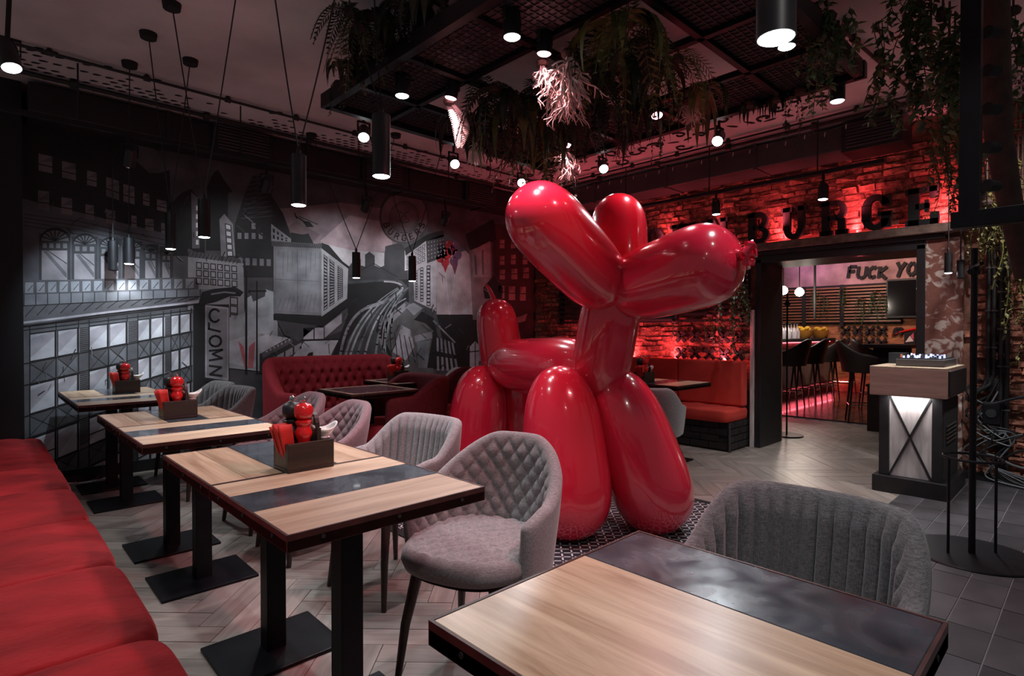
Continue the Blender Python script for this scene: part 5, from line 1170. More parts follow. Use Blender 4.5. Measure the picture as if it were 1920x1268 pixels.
for (kind, nm, px, py, z, sc, lab) in (
        ('fernbig', 'hanging_fern', 675, 50, PT+.12, .55, 'dark bushy fern on the left rail of the planter near the top edge'), ('strap', 'hanging_plant', 640, 120, PT+.05, .55, 'dark strap-leaved plant at the left corner of the planter'),
        ('fern', 'hanging_fern', 715, 78, PT+.1, .6, 'dark fern on the left rail above the lit spotlight'), ('fern', 'hanging_fern', 770, 22, PT+.12, .65, 'dark fern on the left rail beside the near spotlight'),
        ('coraldark', 'hanging_plant', 830, -5, PT+.1, .7, 'brown rooty plant on the left rail at the top edge'), ('vine', 'trailing_vine', 634, 158, PT, .35, 'small dark vine at the back left corner of the planter'),
        ('fern', 'hanging_fern', 925, 165, PLZ, 1.0, 'dark fern hanging inside the planter, left of the pale root ball'), ('coraldark', 'hanging_plant', 905, 190, PLZ, 1.3, 'brown branching plant hanging behind the pale frond'),
        ('strapbig', 'hanging_plant', 985, 205, PLZ, 1.0, 'broad strap-leaved plant hanging in the middle of the planter'), ('strap', 'hanging_plant', 1110, 205, PLZ, 1.2, 'dark strap-leaved plant hanging above the dog ear'),
        ('fernbig', 'hanging_fern', 1010, 250, PLZ, .9, 'olive fern hanging at the back of the planter'), ('fernbig', 'hanging_fern', 1180, 40, PLZ+.05, .8, 'long olive fern hanging from the middle rail near the top edge'),
        ('fern', 'hanging_fern', 1165, 165, PLZ, .7, 'dark fern hanging right of the pale root ball'), ('strap', 'hanging_plant', 1235, 120, PLZ+.03, .7, 'dark strap-leaved plant hanging above the right pink lamp'),
        ('strapbig', 'hanging_plant', 1318, 165, PLZ, .62, 'olive strap-leaved plant hanging above the spotlight with dangling leaves'), ('fernbig', 'hanging_fern', 1270, 110, PLZ+.04, .62, 'olive fern hanging beside the strap-leaved plant on the right'),
        ('fern', 'hanging_fern', 1060, 180, PLZ, 1.1, 'dark fern hanging straight under the pale root ball'), ('vine', 'trailing_vine', 1060, 268, PLZ, .8, 'dark vine hanging behind the near ear of the dog'),
        ('vine', 'trailing_vine', 1020, 285, PLZ, .7, 'thin dark vine at the back edge of the planter'), ('vine', 'trailing_vine', 1240, 240, PLZ, .45, 'short dark vine dangling from the right rail, farthest one'), ('strap', 'hanging_plant', 1405, 195, PLZ, .35, 'small drooping leaf cluster on the right rail, left one'),
        ('strap', 'hanging_plant', 1455, 185, PLZ, .35, 'small drooping leaf cluster on the right rail, right one'), ('vine', 'trailing_vine', 1500, 170, PLZ, .55, 'leafy dark vine hanging from the right rail of the planter'), ('ivy', 'trailing_vine', 1555, 30, PT, .8, 'leafy vine on the front right corner of the planter'),
        ('ivy', 'trailing_vine', 1520, 15, PT+.1, .7, 'leafy vine on the front rail of the planter at the top edge'),
        ('fern', 'hanging_fern', 655, 20, PT+.15, .75, 'dark fern at the top edge left of the planter rail'), ('fern', 'hanging_fern', 690, 110, PT+.08, .6, 'dark fern on the left rail near the back corner'), ('strap', 'hanging_plant', 700, 30, PT+.15, .75, 'dark strap-leaved plant among the ferns above the left rail'),
        ('vine', 'trailing_vine', 740, 40, PT+.15, .55, 'dark trailing leaves among the ferns above the left rail'), ('strap', 'hanging_plant', 800, 5, PT+.12, .7, 'dark strap-leaved plant above the left rail at the top edge'), ('coraldark', 'hanging_plant', 665, 90, PT+.1, .8, 'brown rooty plant among the ferns at the left corner'), ('fern', 'hanging_fern', 745, 5, PT+.2, .7, 'dark fern at the top edge above the left rail'),
        ('strap', 'hanging_plant', 960, 180, PLZ, 1.0, 'dark strap-leaved plant inside the planter left of the middle'), ('fern', 'hanging_fern', 1010, 165, PLZ+.03, .9, 'dark fern inside the planter just below the small pale tuft'), ('coraldark', 'hanging_plant', 960, 225, PLZ, 1.1, 'brown branching plant above the near ear of the dog'), ('fern', 'hanging_fern', 1105, 150, PLZ, .9, 'dark fern right beside the pale root ball'),
        ('strap', 'hanging_plant', 1140, 120, PLZ, 1.0, 'dark strap-leaved plant above and right of the root ball'), ('fern', 'hanging_fern', 1205, 80, PLZ, .9, 'dark fern near the inner right bar of the planter'), ('strap', 'hanging_plant', 1195, 190, PLZ, .8, 'dark strap-leaved plant left of the right pink lamp'), ('coraldark', 'hanging_plant', 1170, 220, PLZ, .9, 'brown branching plant above the far ear of the dog'),
        ('strapbig', 'hanging_plant', 1030, 238, PLZ, .7, 'olive grassy plant left of the tangled pale roots'), ('fern', 'hanging_fern', 1090, 232, PLZ, .7, 'dark fern right of the tangled pale roots'), ('strapbig', 'hanging_plant', 1160, 40, PLZ+.03, .8, 'broad olive leaves hanging at the inner edge near the top'),
        ('strap', 'hanging_plant', 870, 215, PLZ, .8, 'dark drooping plant left of the pale frond'), ('fern', 'hanging_fern', 1090, 110, PLZ, 1.0, 'dark fern above the pale root ball')):
    plant(kind, nm, at_z(px, py, z), lab, sc)
for (px, py, sc, lab) in ((1065, 100, 1.2, 'pale pink lit ball of hanging air plant roots'), (1017, 118, .55, 'small pale pink tuft of air plant beside the root ball'), (1068, 150, .6, 'pale trailing roots below the lit root ball'), (1062, 280, .95, 'pale tangled hanging roots above the dog, lit pink'),
                          (893, 262, .7, 'pale coral-like air plant hanging left of the dog'), (1290, 190, .6, 'pale drooping tips hanging above the right spotlight'), (1050, 122, 1.1, 'second pale tuft merging into the lit root ball')):
    plant('coral', 'air_plant', at_z(px, py, 2.62), lab, sc)
q = MB(); fp = [Vector((0, 0, 0))+RT*(0.03*math.sin(k_*0.16)+0.0035*k_)+Vector((0, 0, -0.011*k_)) for k_ in range(26)]; q.tube(fp, 0.003, 5)
for k_ in range(2, 26):
    for sg in (-1, 1): leaf(q, fp[k_], RT*sg+Vector((0, 0, -0.35))+FW*0.25, FW, 0.052*math.sin(PI*(0.15+0.8*k_/26))+0.006, 0.020)
PMESH['frond'] = [mesh_only(q, 'foliage', M['coral'])]
plant('frond', 'hanging_fern', at_z(842, 190, 2.62), 'single pale lit fern frond under the left pink lamp', 1.0, rot=0.0)

# ================================================================== RIGHT HAND SIDE
# ---- hanging steel frame with ivy at the right edge
hf = thing('steel_plant_rack', 'black steel frame hanging from the ceiling at the right edge', 'plant rack', (2.90, 0.10, 1.69)); c0 = at_d(1819, 412, 2.30)
def hbar(n, a, c, w=0.066): q = MB(); q.bar(a, c, w, w); return q.build(n, M['steel'], hf, world=True, bev=0.003)
hbar('upright', c0, (c0.x, c0.y, ZC)); hbar('bottom_rail', (c0.x, c0.y+0.06, c0.z), (c0.x, c0.y-0.95, c0.z)); hbar('upright', (c0.x, c0.y-0.92, c0.z), (c0.x, c0.y-0.92, ZC)); hbar('top_rail', (c0.x, c0.y, ZC-0.04), (c0.x, c0.y-0.92, ZC-0.04))
for k in range(5):
    p = at_d(1850, 60+k*72, 2.35); q = MB(); q.cyl(p, p+Vector((0.05, -0.03, 0.0)), 0.026, 0.022, 12); q.build('peg', M['blackmatte'], hf, world=True, smooth=True)
q = MB(); q.tube([at_d(1868, -60, 2.7), at_d(1868, 120, 2.7), at_d(1872, 250, 2.7), at_d(1888, 350, 2.7), at_d(1905, 440, 2.75), at_d(1916, 520, 2.8)], [0.05, 0.055, 0.055, 0.05, 0.045, 0.03], 12)
tag(q.build('tree_trunk', M['bark'], smooth=True), 'slanting brown trunk inside the hanging steel frame', 'trunk')
for (kd, px, py, dep, sc, lab) in (('ivy', 1720, 10, 3.0, 1.1, 'leafy ivy left of the hanging frame at the top edge'), ('ivy', 1768, 30, 3.0, 1.2, 'thick leafy ivy beside the upright of the hanging frame'), ('ivy', 1745, 110, 3.1, .9, 'loose ivy with dark leaves above the wall conduits'), ('vinelong', 1780, 80, 3.2, 1.0, 'long ivy trailing down beside the hanging frame'),
                              ('ivyolive', 1778, 240, 3.3, .95, 'narrow olive vine column beside the hanging frame'), ('ivyolive', 1790, 150, 3.3, 1.0, 'upper olive vine column beside the hanging frame'), ('ivy', 1690, -20, 3.0, .8, 'sparse ivy tendrils farthest left of the hanging frame'),
                              ('vinelong', 1900, 20, 3.0, 1.1, 'dark vine behind the hanging frame at the top right'), ('ivyolive', 1908, 380, 4.2, 1.4, 'olive ivy on the brick wall at the right edge'), ('ivyolive', 1890, 300, 4.2, 1.2, 'olive ivy behind the slanting trunk'), ('ivyolive', 1850, 380, 4.0, .9, 'thin olive vine below the hanging frame'), ('ivyolive', 1915, 520, 4.2, 1.0, 'lower olive ivy on the brick wall at the right edge')):
    plant(kd, 'ivy', at_d(px, py, dep), lab, sc, group='ivy at the right edge', stem=True)
q = MB()
for i in range(40):
    a = random.random()*6.28; p = at_d(1905+random.uniform(-10, 12), 150+random.uniform(-32, 32), 2.9); leaf(q, p, Vector((math.cos(a), math.sin(a), -.5)), Vector((0, 0, 1)), 0.028, 0.02)
tag(q.build('blossom_cluster', M['coral'], recalc=False), 'small pink blossom cluster behind the hanging frame', 'flowers')

# ---- coat stands
def coat_stand(loc, label, h_=1.68, ring=True, s=1.0, tone='steel'):
    t = thing('coat_stand', label, 'coat stand', loc, group='black rod coat stands')
    q = MB(); q.lathe([(0.002, 0.0), (0.285*s, 0.0), (0.29*s, 0.006), (0.285*s, 0.012), (0.002, 0.012)], n=48); q.build('base_disc', M[tone], t, smooth=True, ang=30, origin=False)
    q = MB(); q.cyl((0, 0, 0.01), (0, 0, h_), 0.016*s, n=14); q.build('pole', M[tone], t, smooth=True, origin=False)
    for a in (0.3, 0.3+PI):
        q = MB(); q.tube([(0, 0, h_-0.10), (0.10*math.cos(a), 0.10*math.sin(a), h_-0.10), (0.17*math.cos(a), 0.17*math.sin(a), h_-0.10)], 0.010, 8); q.build('arm', M[tone], t, smooth=True, origin=False)
        q = MB(); q.cyl((0.02*math.cos(a), 0.02*math.sin(a), h_-0.10), (-0.03*math.cos(a), 0.03*math.sin(a), h_-0.13), 0.018, n=10); q.build('knuckle', M[tone], t, smooth=True, origin=False)
    if ring:
        q = MB(); n = 40; q.tube([(0.13*math.cos(2*PI*i/n), 0.13*math.sin(2*PI*i/n), 0.535) for i in range(n+1)], 0.007, 8, caps=False); q.build('umbrella_ring', M[tone], t, smooth=True, origin=False)
        for a in (2.38, 5.52):
            q = MB(); q.cyl((0.13*math.cos(a), 0.13*math.sin(a), 0.01), (0.13*math.cos(a), 0.13*math.sin(a), 0.535), 0.007, n=8); q.build('ring_rod', M[tone], t, smooth=True, origin=False)
    return t
coat_stand((3.95, 0.49, 0.003), 'black rod coat stand with round base and umbrella ring at the right edge')
coat_stand((6.95, 2.58, 0.003), 'thin black coat stand with round base just inside the doorway', s=0.62, ring=False)

# ---- DJ stand
dj = thing('dj_stand', 'wooden topped DJ stand with a crossed pale metal front panel', 'stand', (5.40, 1.0, 0))
def djp(n, a, c, m, bev=0.004): q = MB(); q.bb(a, c); return q.build(n, m, dj, world=True, bev=bev)
DX = 5.06
djp('plinth', (DX-0.02, 0.755, 0.003), (5.74, 1.235, 0.125), M['black']); djp('body', (DX+0.05, 0.80, 0.125), (5.70, 1.20, 0.72), M['blackmatte'])
djp('stile', (DX+0.02, 1.135, 0.125), (DX+0.06, 1.20, 0.745), M['black']); djp('stile', (DX+0.02, 0.80, 0.125), (DX+0.06, 0.865, 0.745), M['black'])
pn = djp('front_panel', (DX+0.035, 0.865, 0.125), (DX+0.052, 1.135, 0.745), M['panelpale'])
for a, c in (((DX+0.028, 0.870, 0.135), (DX+0.028, 1.130, 0.735)), ((DX+0.028, 1.130, 0.135), (DX+0.028, 0.870, 0.735))): q = MB(); q.bar(a, c, 0.013, 0.013); o = q.build('cross_bar', M['black'], dj, world=True)
djp('top_box', (DX-0.06, 0.765, 0.745), (5.72, 1.245, 0.955), M['djwood']); djp('top_panel', (DX-0.06, 0.765, 0.956), (5.72, 1.245, 0.966), M['oakx'], 0.002)
djp('side_panel', (DX-0.02, 0.748, 0.76), (5.70, 0.764, 0.945), M['black']); 
for k in range(5): djp('shelf_slot', (5.20, 0.790, 0.40+k*0.03), (5.58, 0.799, 0.408+k*0.03), M['greymetal'], 0)
lamp('dj_front_light', 'AREA', (DX-0.02, 1.0, 0.738), 1.3, WHITE, target=(DX+0.03, 1.0, 0.2), size=0.26, size_y=0.03)
# controller on top
dc = thing('dj_controller', 'silver edged DJ controller with blue lit knobs on the stand', 'controller', (5.32, 0.93, 0.9665))
q = MB(); q.bb((5.12, 0.80, 0.9665), (5.60, 1.10, 1.022)); q.build('case', M['greymetal'], dc, world=True, bev=0.005); q = MB(); q.bb((5.13, 0.81, 1.0225), (5.59, 1.09, 1.029)); q.build('deck', M['black'], dc, world=True)
M['ledblue'] = mat('blue_white_led', (.6, .7, 1), 0.4, emit=(0.38, 0.45, 1.0), estr=1.6)
rr = random.Random(9)
for i in range(5):
    for j in range(9):
        x, y = 5.17+i*0.085, 0.835+j*0.028; q = MB(); q.cyl((x, y, 1.029), (x, y, 1.029+rr.uniform(.012, .028)), 0.007, 0.006, 8); q.build('knob', M['ledblue'] if rr.random() < 0.45 else M['greymetal'], dc, world=True, smooth=True)
for y in (0.86, 1.04): q = MB(); q.lathe([(0.045, 1.029), (0.047, 1.033), (0.043, 1.037), (0.01, 1.038)], (5.47, y, 0), 20); q.build('jog_wheel', M['greymetal'], dc, world=True, smooth=True)
sp = thing('small_speaker', 'small dark boxes with an orange label behind the DJ stand', 'box', (5.62, 1.17, 0.9665)); q = MB(); q.bb((5.50, 1.12, 0.9665), (5.66, 1.235, 1.055)); q.build('case', M['blackmatte'], sp, world=True, bev=0.004)
M['orange'] = mat('orange_label', (0.55, 0.16, 0.08), 0.6); q = MB(); q.bb((5.497, 1.135, 0.972), (5.4995, 1.150, 1.045)); q.build('label_strip', M['orange'], sp, world=True)

# ---- pipes, cables and boxes on the brick wall at the right edge
def wpipe(label, pts, r=0.017, clips=()):
    t = thing('wall_conduit', label, 'pipe', (pts[0][0], pts[0][1], min(p_[2] for p_ in pts)), group='wall conduits'); q = MB(); q.tube(pts, r, 10); q.build('tube', M['cable'], t, world=True, smooth=True)
    for z in clips:
        y = min(pts, key=lambda p_: abs(p_[2]-z))[1]; q = MB(); q.box((XW-0.055, y, z), (0.05, r*2.7, 0.014)); q.build('clip', M['greymetal'], t, world=True)
XP = XW-0.06
def wy(px): return at_x(px, 600, XP).y
for i, (px, top, bot, lab) in enumerate(((1853, 2.25, 0.86, 'first black wall conduit right of the brick pier'), (1864, 2.25, 0.88, 'second black wall conduit right of the brick pier'), (1877, 2.1, 0.05, 'third black wall conduit right of the brick pier'), (1889, 2.1, 0.05, 'fourth black wall conduit right of the brick pier'))):
    y = wy(px); pts = [(XP, y, top), (XP, y, bot)]
    if i < 2: pts += [(XP-0.02, y+0.02, bot-0.08), (XP-0.03, y+0.09, bot-0.14), (XP-0.02, y+0.13, bot-0.2)]
    wpipe(lab, pts, 0.016, (1.75, 1.40, 1.1) if i < 2 else (1.55, 1.25, 0.95, 0.6))
tag_ = lambda q, n, m, lab, cat, **k: tag(q.build(n, M[m], smooth=True, **k), lab, cat)
bx_ = thing('junction_box', 'round black junction box on the brick wall among the cables', 'box', (XP, wy(1862), 0.78)); q = MB(); q.lathe([(0.055, 0), (0.06, 0.01), (0.06, 0.05), (0.02, 0.06)], (XP+0.04, wy(1862), 0.80), 18, Matrix.Rotation(-PI/2, 3, 'Y')); q.build('case', M['black'], bx_, world=True, smooth=True)
bx2 = thing('wall_speaker', 'small black box fixed to the brick wall under the junction box', 'box', (XP, wy(1862), 0.50)); q = MB(); q.bb((XP-0.06, wy(1862)-0.055, 0.48), (XP+0.05, wy(1862)+0.055, 0.66)); q.build('case', M['steel'], bx2, world=True, bev=0.006); q = MB(); q.cyl((XP-0.066, wy(1862), 0.57), (XP-0.058, wy(1862), 0.57), 0.035, n=20); q.build('grille_disc', M['blackmatte'], bx2, world=True)
rc = random.Random(21)
def cable(label, pts, r=0.006, m='cable'):
    pts = [Vector(p_) for p_ in pts]; fine = []
    for i in range(len(pts)-1):
        p0, p1, p2, p3 = pts[max(0, i-1)], pts[i], pts[i+1], pts[min(len(pts)-1, i+2)]
        for k_ in range(8):
            t = k_/8; fine.append(0.5*((2*p1)+(p2-p0)*t+(2*p0-5*p1+4*p2-p3)*t*t+(3*p1-p0-3*p2+p3)*t**3))
    fine.append(pts[-1]); q = MB(); q.tube(fine, r, 6); return tag(q.build('cable', M[m], smooth=True), label, 'cable', 'cables on the brick wall')
yb = wy(1866)
M['cablegrey'] = mat('grey_cable', (0.10, 0.11, 0.12), 0.5)
for i, lab in enumerate(('looped cable left of the wall conduits', 'looped cable hanging from the junction box', 'bundled cable below the wall box', 'second bundled cable below the wall box', 'third bundled cable below the wall box', 'thin cable fanning out to the floor', 'second thin cable fanning out to the floor')):
    a, c = rc.uniform(-.12, .12), rc.uniform(-.16, .16)
    cable(lab, [(XP, yb+a*0.4, 0.86-i*0.05), (XP-0.04, yb+0.10+a, 0.72-i*0.05), (XP-0.05, yb+0.04+c, 0.50-i*0.03), (XP-0.04, yb-0.06+a, 0.42), (XP-0.05, yb+0.05-c, 0.22), (XP-0.08, yb-0.1+c*1.5, 0.06), (XP-0.12, yb-0.3+c, 0.015)], 0.006+0.002*(i % 2), 'cablegrey' if i in (2, 4, 6) else 'cable')
cable('long grey cable hanging low across the brick wall', [(XP, 0.80, 0.22), (XP-0.04, 0.62, 0.23), (XP-0.05, 0.48, 0.17), (XP-0.04, 0.30, 0.14)], 0.009, 'cablegrey')
cable('thick black cable rising to the right edge of the wall', [(XP, 0.60, 0.16), (XP-0.04, 0.46, 0.28), (XP-0.05, 0.30, 0.34)], 0.010)
cable('thick looped black cable beside the wall conduits', [(XP, 0.70, 0.84), (XP-0.04, 0.78, 0.74), (XP-0.05, 0.66, 0.64), (XP-0.05, 0.48, 0.70), (XP-0.03, 0.36, 0.74)], 0.012)
q = MB(); q.bb((XW-0.07, -0.35, 0.0), (XW+0.01, 0.80, 0.07)); struct(q.build('baseboard_right', M['black'], bev=0.004))

# ---- black X ornaments above the bench, slat screen, string of tiny lamps
def x_orn(center, s, label, group, d=0.035, axis='X'):
    t = thing('x_ornament', label, 'wall ornament', center, group=group)
    for a in (45, -45):
        q = MB(); m = Matrix.Rotation(math.radians(a), 3, 'X'); q.prism([m @ Vector((-d/2, u*s, v*s)) for u, v in ((-.62, -.16), (-.1, -.10), (.1, -.10), (.62, -.16), (.62, .16), (.1, .10), (-.1, .10), (-.62, .16))], (d, 0, 0))
        q.build('stroke', M['blackmatte'], t, origin=False)
    return t
ords = ('first', 'second', 'third', 'fourth', 'fifth')
for r_ in range(2):
    for i in range(5):
        px = 1279+i*27; y = at_x(px, 632, XW-0.05).y; z = at_x(1335, 632 if r_ == 0 else 664, XW-0.05).z
        x_orn((XW-0.075, y, z), 0.122, 'black X ornament above the scarlet bench, %s from the left in the %s row' % (ords[i], 'upper' if r_ == 0 else 'lower'), 'black X ornaments on the red brick wall')
sl = thing('slat_screen', 'black horizontal slat screen on the brick wall behind the dog', 'screen', (XW-0.06, 3.8, 1.32))
for k in range(9): q = MB(); q.bb((XW-0.085, 2.66, 1.34+k*0.072), (XW-0.055, 5.30, 1.372+k*0.072)); q.build('slat', M['blackmatte'], sl, world=True)
for y in (2.68, 3.5, 4.4, 5.28): q = MB(); q.bb((XW-0.058, y-0.03, 1.32), (XW-0.02, y+0.03, 1.99)); q.build('batten', M['blackmatte'], sl, world=True)
tv = thing('wall_screen', 'dark screen with a thin pale frame on the slat screen, hidden behind the muzzle', 'screen', (XW-0.10, 3.75, 1.36)); q = MB(); q.bb((XW-0.13, 3.45, 1.36), (XW-0.09, 4.15, 1.74)); q.build('case', M['greymetal'], tv, world=True); q = MB(); q.bb((XW-0.134, 3.47, 1.38), (XW-0.130, 4.13, 1.72)); q.build('panel', M['screen'], tv, world=True)
ls_ = thing('light_string', 'vertical strip of tiny white lamps at the end of the slat screen', 'light string', (XW-0.1, 2.62, 1.32)); q = MB(); q.bb((XW-0.10, 2.60, 1.30), (XW-0.06, 2.635, 2.0)); q.build('strip', M['blackmatte'], ls_, world=True)
for k in range(12): q = MB(); q.lathe([(0.002, -.007), (0.007, 0), (0.002, .007)], (XW-0.105, 2.617, 1.34+k*0.055), 8); q.build('bead', M['panelpale'], ls_, world=True, smooth=True)
for (px, py, sc, lab) in ((1376, 520, 1.1, 'green vine hanging on the slat screen beside the muzzle of the dog'), (1392, 535, .8, 'shorter green vine at the end of the slat screen'), (1265, 602, .3, 'low green tuft below the dark screen'), (1330, 590, .35, 'small green tuft on the lower slats')):
    plant('vinelong', 'ivy', at_x(px, py, XW-(0.26 if sc > 0.4 else 0.13)), lab, sc*0.9, group='ivy on the slat screen')
gs = thing('light_string', 'string of tiny white lamps draped along the brick wall side conduit', 'light string', (5.42, 3.0, 2.98)); n = 60
pts = [(5.40, 1.2+i*0.055, 3.0-0.03*abs(math.sin(i*0.5))) for i in range(n)]; q = MB(); q.tube(pts, 0.003, 4); q.build('wire', M['cable'], gs, world=True)
for i in range(0, n, 3): q = MB(); p = pts[i]; q.cyl(p, (p[0]-0.004, p[1]+0.004, p[2]-0.035), 0.006, 0.004, 6); q.build('bead', M['panelpale'], gs, world=True)
# bench glow: red strip tucked behind the back cushions
q = MB(); q.bb((5.955, 2.64, 0.88), (5.975, 4.93, 0.895)); tag(q.build('led_strip', M['ledred']), 'red light strip hidden behind the bench back cushions', 'light strip')
for k in range(4): lamp('bench_glow', 'AREA', (5.955, 2.9+k*0.6, 0.935), 10.0, RED, target=(6.04, 2.9+k*0.6, 1.25), size=0.03, size_y=0.58)

# ================================================================== BAR ROOM THROUGH THE DOORWAY
XB = 13.0
slabw('wall_far', (XB, -1.0, -0.1), (XB+0.2, 6.2, 3.6), mat('far_brick', (0.36, 0.15, 0.075), 0.85, noise=(6, 0.4), bump=(10, 0.8, 0.02), stretch=(1, 1, 3)))
slabw('wall_bar_left', (XW+0.55, 5.9, -0.1), (XB, 6.1, 3.6), M['mortar']); slabw('wall_bar_right', (XW+0.55, 0.0, -0.1), (XB, 0.2, 3.6), M['mortar'])
slabw('ceiling_bar', (XW+0.55, -1.0, 3.3), (XB+0.2, 6.1, 3.5), M['blackmatte'])
M['pinkplaster'] = mat('old_pink_plaster', (0.36, 0.22, 0.22), 0.9, noise=(3, 0.4), bump=(12, 0.5, 0.01))
slabw('trim_3', (XB-0.012, 0.2, 1.98), (XB, 5.9, 3.3), M['pinkplaster'])
def bz(py, px=1560): return at_x(px, py, XB-0.05).z
def byy(px, x=XB-0.05): return at_x(px, 600, x).y
bs = thing('slat_screen', 'wooden slat screen across the far bar wall', 'screen', (XB-0.08, 3.2, bz(602)))
z0, z1 = bz(603), bz(541); M['slatwood'] = mat_wood('orange_lit_slat', (0.34, 0.15, 0.085), (0.20, 0.075, 0.04), axis='Y')  # orange light on the slats is mixed into their wood colour
q = MB(); q.bb((XB-0.05, byy(1690), z0-0.06), (XB-0.02, byy(1425), z1+0.06)); q.build('dark_gap_sheet', M['blackmatte'], bs, world=True)  # black sheet added behind the slats so their gaps stay dark
for k in range(12): z = z0+(z1-z0)*k/11; q = MB(); q.bb((XB-0.10, byy(1690), z-0.015), (XB-0.06, byy(1425), z+0.015)); q.build('slat', M['slatwood'], bs, world=True)
for px in (1509, 1580): q = MB(); y = byy(px); q.bb((XB-0.125, y-0.035, z0-0.1), (XB-0.10, y+0.035, z1+0.06)); q.build('batten', M['blackmatte'], bs, world=True)
for (px, py, sc, lab) in ((1528, 545, .95, 'green vine on the far slat screen left of the first batten'), (1582, 540, 1.0, 'green vine hanging over the second batten of the far screen'), (1612, 560, 1.0, 'green vine in the middle of the far slat screen'), (1640, 548, 1.1, 'green vine beside the black television'), (1655, 555, .9, 'second green vine beside the black television'), (1545, 558, .8, 'loose green vine between the battens')):
    plant('vinelong', 'ivy', at_x(px, py, XB-0.22), lab, sc*0.62, group='ivy on the far bar wall')
tv2 = thing('television', 'black television on the far bar wall', 'television', (XB-0.1, byy(1690), bz(597))); q = MB(); q.bb((XB-0.16, byy(1735), bz(598)), (XB-0.12, byy(1664), bz(531))); q.build('case', M['black'], tv2, world=True); q = MB(); q.bb((XB-0.165, byy(1734), bz(595)), (XB-0.160, byy(1667), bz(534))); q.build('panel', M['screen'], tv2, world=True)
for r_ in range(2):
    for i in range(4):
        px = 1586+i*22.5; x_orn((XB-0.06, byy(px), bz(620 if r_ == 0 else 642)), 0.185, 'black X ornament on the far bar wall, %s from the left in the %s row' % (ords[i], 'upper' if r_ == 0 else 'lower'), 'black X ornaments on the far bar wall')
# brush lettering on the far wall: two words, the second running behind the jamb
def brush(word, px0, py0, w, h_, label, m='blackmatte', th=5.0):
    GL2 = dict(GL, F=[[(.8, 1), (.1, 1), (.1, 0)], [(.1, .55), (.7, .6)]], C=[[(.8, .8), (.5, 1), (.1, .7), (.1, .25), (.4, 0), (.8, .15)]], K=[[(.1, 1), (.1, 0)], [(.8, 1), (.1, .45), (.9, -.1)]], Y=[[(0, 1), (.4, .5), (.8, 1)], [(.4, .5), (.2, -.1)]], O=[[(.4, 1), (.05, .7), (.05, .3), (.4, 0), (.8, .3), (.8, .7), (.4, 1)]])
    q = MB(); x = px0; adv = w/max(1, len(word))
    for ch in word:
        if ch != ' ':
            for ln in GL2[ch]:
                P2 = [at_x(x+u*adv*0.95+v*3, py0-v*h_, XB-0.03) for u, v in ln]
                for a_, b_ in zip(P2[:-1], P2[1:]): q.bar(a_, b_, 0.05, th*0.012)
        x += adv
    return tag(q.build('painted_word', M[m]), label, 'lettering')
brush('FUCK', 1589, 521, 76, 21, 'black brush-painted word high on the far bar wall'); brush('YOU', 1680, 517, 62, 25, 'second black brush-painted word, cut off by the doorway')
brush('R', 1676, 628, 18, 12, 'small black scribble left of the pink poster', th=4); q = MB(); q.tube([at_x(1672, 628, XB-0.03), at_x(1690, 622, XB-0.04), at_x(1720, 616, XB-0.03)], 0.02, 6); tag(q.build('neon_stroke', M['redplastic'], smooth=True), 'red brush stroke under the black scribble', 'lettering')
po = thing('poster', 'small black and pink poster on the far bar wall by the jamb', 'poster', (XB-0.02, byy(1704), bz(648))); q = MB(); q.bb((XB-0.03, byy(1716), bz(648)), (XB-0.005, byy(1695), bz(622))); q.build('sheet', M['blackmatte'], po, world=True); q = MB(); q.prism([at_x(1697, 642, XB-0.032), at_x(1706, 630, XB-0.032), at_x(1713, 640, XB-0.032)], (0.001, 0, 0)); q.build('print', M['white'], po, world=True); q = MB(); q.prism([at_x(1707, 630, XB-0.033), at_x(1713, 624, XB-0.033), at_x(1713, 638, XB-0.033)], (0.001, 0, 0)); q.build('print', mat('pink_print', (.6, .08, .16), .6), po, world=True)
# bar counter running away from the doorway
bc = thing('bar_counter', 'long grey panelled bar counter behind the stools', 'counter', (11.0, 4.6, 0)); M['barpanel'] = mat('grey_bar_panel', (0.17, 0.13, 0.125), 0.6, noise=(4, .25))
for k in range(6): x = 8.9+k*0.68; q = MB(); q.bb((x+0.01, 3.95, 0.18), (x+0.67, 3.99, 1.02)); q.build('panel', M['barpanel'], bc, world=True, bev=0.004)
q = MB(); q.bb((8.9, 3.99, 0), (12.98, 4.6, 1.04)); q.build('body', M['blackmatte'], bc, world=True); q = MB(); q.bb((8.85, 3.85, 1.04), (12.98, 4.65, 1.10)); q.build('worktop', M['blackmatte'], bc, world=True, bev=0.006); q = MB(); q.bb((8.9, 3.91, 0.0), (12.98, 3.99, 0.16)); q.build('kickboard', M['black'], bc, world=True)
q = MB(); q.tube([(8.9, 3.84, 0.22), (12.9, 3.84, 0.22)], 0.022, 8); q.build('foot_rail', M['steel'], bc, world=True, smooth=True)
q = MB(); q.bb((8.9, 3.925, 1.025), (12.9, 3.945, 1.039)); tag(q.build('led_strip', M['ledred']), 'red light strip under the edge of the bar worktop', 'light strip')
for k in range(3): lamp('bar_glow', 'AREA', (9.6+k*1.35, 3.86, 0.18), 3.2, RED, target=(9.6+k*1.35, 3.3, 0.0), size=1.3, size_y=0.04)
